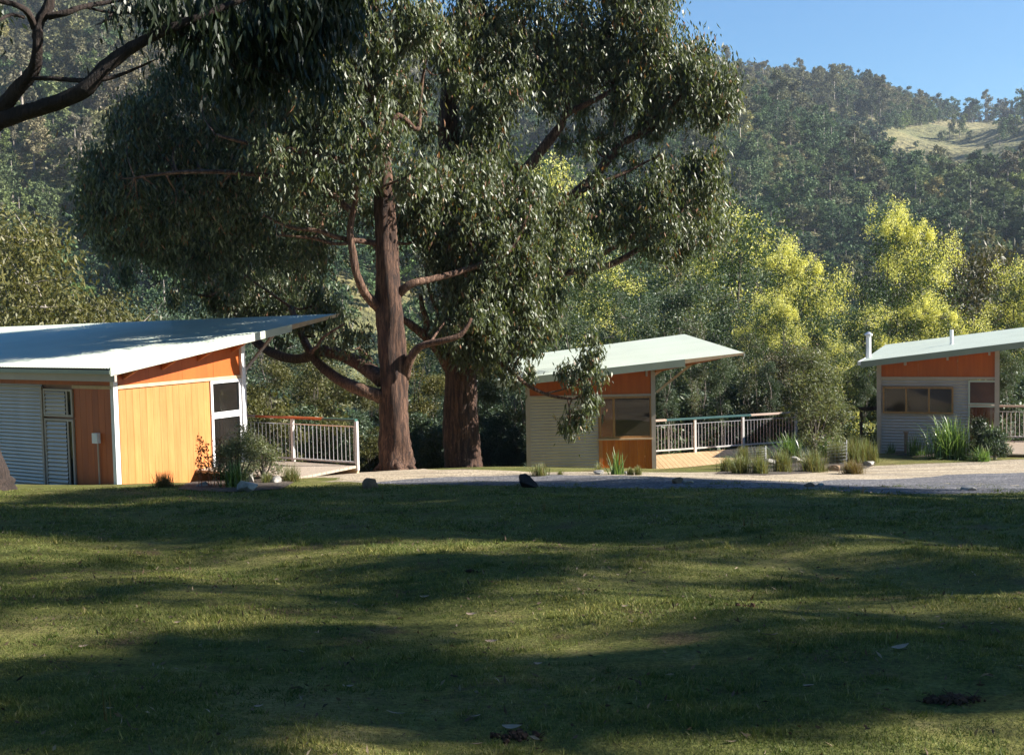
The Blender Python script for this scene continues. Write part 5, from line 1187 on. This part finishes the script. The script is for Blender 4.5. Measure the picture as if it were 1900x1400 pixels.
# ================================================================== GRASS
def blades(n, y0, y1, hh, ww, seed, power=1.0, patch=None, clump=False):
    g = np.random.default_rng(seed); y = y0 + (y1 - y0) * g.random(n) ** power; x = (g.random(n) - .5) * 2 * (y * .47 + .4)
    if patch is not None:
        f = np.sin(x * 2.1 + y) * np.sin(y * 1.7 - x) + .5 * np.sin(x * 5.3 + 1) * np.sin(y * 4.7); keep = f > patch + g.normal(size=n) * .35; x, y = x[keep], y[keep]; n = len(x)
    if clump:
        nc = n // 26; cy_ = y0 + (y1 - y0) * g.random(nc); cx_ = (g.random(nc) - .5) * 2 * (cy_ * .47 + .4); k_ = g.integers(0, nc, n)
        x = cx_[k_] + g.normal(size=n) * .03; y = cy_[k_] + g.normal(size=n) * .03
    z = gz(x, y); a = g.uniform(0, 6.28, n); h = hh * g.uniform(.35, 1.2, n) * (1 + .5 * np.sin(x * 1.9) * np.sin(y * 2.3)); l = g.uniform(.1, 1.1, n) * h
    s_ = np.stack([np.cos(a), np.sin(a), np.zeros(n)], 1) * (ww * g.uniform(.6, 1.3, n))[:, None]; b_ = np.stack([x, y, z - .005], 1); ld = g.uniform(0, 6.28, n)
    t_ = b_ + np.stack([np.cos(ld) * l, np.sin(ld) * l, h], 1)
    V = np.stack([b_ - s_, b_ + s_, t_], 1).reshape(-1, 3); return V, np.arange(3 * n).reshape(n, 3), g.beta(2, 2.4, n)
Vs = []; Fs = []; Ts = []; o_ = 0
for args in ((200000, 4.3, 8.5, .017, .0034, 1), (190000, 8.5, 15, .022, .005, 2), (110000, 15, 24.5, .03, .009, 3), (40000, 4.3, 9, .034, .0035, 4, 1.0, .55), (40000, 9, 22, .045, .006, 5, 1.0, .6), (22000, 4.5, 12, .05, .004, 6, 1.0, None, True), (22000, 12, 23, .06, .007, 7, 1.0, None, True)):
    v, f, t = blades(*args); Vs.append(v); Fs.append(f + o_); Ts.append(t); o_ += len(v)
tag(mesh_np('grass', np.concatenate(Vs), np.concatenate(Fs), M['grass'], np.concatenate(Ts)), 'short mossy grass of the lawn', 'grass', None, 'stuff')
# taller weed stalks
g_ = 'dry grass stalks standing in the lawn'
for i_, (px, py, n_, h_) in enumerate([(195, 1340, 3, 95), (270, 965, 2, 16), (985, 955, 7, 20), (1010, 948, 7, 18), (1075, 945, 6, 18), (1380, 975, 8, 18), (1395, 978, 6, 16), (1120, 935, 6, 12), (1600, 915, 6, 14), (1575, 908, 5, 10), (1450, 905, 5, 10), (710, 925, 6, 18), (1445, 1210, 3, 20), (120, 955, 5, 14)]):
    tussock('grass_stalks', px, py, h_ * .5, h_, M['tuftbrown'], n_, 'thin dry grass stalks in the lawn ' + ['at the lower left', 'at the far left, lit', 'left of three dark clumps', 'in the middle of three dark clumps', 'right of three dark clumps', 'left of the tall dark pair', 'right of the tall dark pair', 'just below the gravel right of the dark boulder', 'by the gravel between the two right boulders', 'nearest the low reddish boulder on its right', 'left of the low reddish boulder', 'below the square brown boulder', 'at the right middle', 'near the left edge in shade'][i_], 'grass stalks', g_, 500 + i_, .0035 if py > 1100 else .006, 1.0)
# fallen leaves, dug soil
def deadleaf(px, py, ln, seed, label):
    g0 = G(px, py); g = random.Random(seed); l = ln * g0.y / F; a = g.uniform(-.6, .6) + (math.pi if g.random() < .5 else 0); d = Vector((math.cos(a), math.sin(a), .12)); s_ = Vector((-d.y, d.x, .25)).normalized()
    p0 = Vector((g0.x, g0.y, g0.z + .025)); m_ = MB(); n = 6; prev = None
    for i in range(n + 1):
        t = i / n; c = p0 + d * l * (t - .5) + Z * (.12 * l * (2 * t - 1) ** 2); w_ = l * .17 * math.sin(math.pi * min(1, t * .92 + .05)) + .001
        q = (c - s_ * w_ + Z * w_ * .3, c, c + s_ * w_ + Z * w_ * .3)
        if prev: m_.face([prev[0], prev[1], q[1], q[0]]); m_.face([prev[1], prev[2], q[2], q[1]])
        prev = q
    o = m_.build('fallen_leaf', M['deadleaf']); return tag(o, label, 'leaf', 'fallen gum leaves on the lawn')
for i_, (px, py, ln) in enumerate([(878, 1338, 34), (950, 1358, 40), (735, 1332, 36), (912, 1196, 26), (875, 1145, 24), (788, 1112, 20), (1428, 1185, 36), (1670, 1208, 36), (998, 1238, 18), (1355, 1385, 24), (1890, 1242, 18), (155, 1205, 18), (85, 1221, 12), (650, 1280, 16), (1500, 1280, 20), (1045, 1112, 20), (560, 1215, 16), (1240, 1308, 22), (480, 1318, 18), (870, 1100, 16), (1160, 1130, 14), (330, 1160, 14)]):
    deadleaf(px, py, ln, 600 + i_, ('large ' if ln > 30 else 'medium ' if ln > 19 else 'small ') + 'curled dry gum leaf on the ' + ('near' if py > 1290 else 'middle' if py > 1150 else 'far') + ' lawn, ' + ('left edge' if px < 300 else 'left of centre' if px < 700 else 'centre' if px < 1000 else 'right of centre' if px < 1450 else 'right side'))
def dug(px, py, w_, n, seed, label):
    g0 = G(px, py); sc_ = g0.y / F; g = random.Random(seed); m_ = MB(); W = w_ * sc_ / 2
    for i in range(n):
        x = g0.x + g.gauss(0, W * .5); y = g0.y + g.gauss(0, W * .28)
        if i % 3 == 0: x = g0.x + g.gauss(0, W * .2); y = g0.y + g.gauss(0, W * .1)
        r_ = g.uniform(.004, .016) * g.choice((.6, 1, 1.4)); z_ = float(gz(x, y)) + .004 + g.random() * .012
        p = Vector((x, y, z_)); d = Vector((g.gauss(0, 1), g.gauss(0, 1), g.gauss(0, .4))).normalized()
        if g.random() < .4: m_.tube([p, p + d * r_ * 4], [.003, .002], 4)
        else: m_.tube([p - d * r_, p, p + d * r_], [r_ * .4, r_, r_ * .3], 5, .5, .4)
    return tag(m_.build('dug_earth', M['soil']), label, 'soil', 'patches of dug earth in the lawn')
dug(1765, 1303, 90, 240, 1, 'largest patch of dug brown earth, at the lower right of the lawn')
dug(955, 1372, 120, 70, 3, 'patch of dark earth and bark at the bottom centre')
dug(875, 1062, 40, 30, 4, 'small dark hollow in the lawn below the dark-trunked gum')
dug(1380, 1125, 60, 20, 5, 'small dark scratch in the lawn at centre right')
tag(None or mesh_np('leaf_litter', leafquads((lambda x, y: np.stack([x, y, gz(x, y) + .02], 1))((gh.random(6000) - .5) * 17, 4.5 + 17 * gh.random(6000)), .045, .014, .02), quadidx(6000), M['litter'], gh.random(6000)), 'fine brown leaf litter strewn over the lawn', 'leaf litter', None, 'stuff')

# ================================================================== AIR
hb = MB(); hb.box((-1000, -60, -40), (2000, 0, 0), (0, 1120, 0), (0, 0, 300))
q = bpy.data.materials.new('air'); q.use_nodes = True; nt = q.node_tree; nt.nodes.clear(); vo = nt.nodes.new('ShaderNodeVolumePrincipled'); ou = nt.nodes.new('ShaderNodeOutputMaterial')
vo.inputs['Color'].default_value = (.72, .82, 1, 1); vo.inputs['Density'].default_value = .0002; vo.inputs['Anisotropy'].default_value = .2
nt.links.new(vo.outputs[0], ou.inputs['Volume'])
tag(hb.build('haze', q), 'thin blue haze in the valley air', 'haze', None, 'stuff')
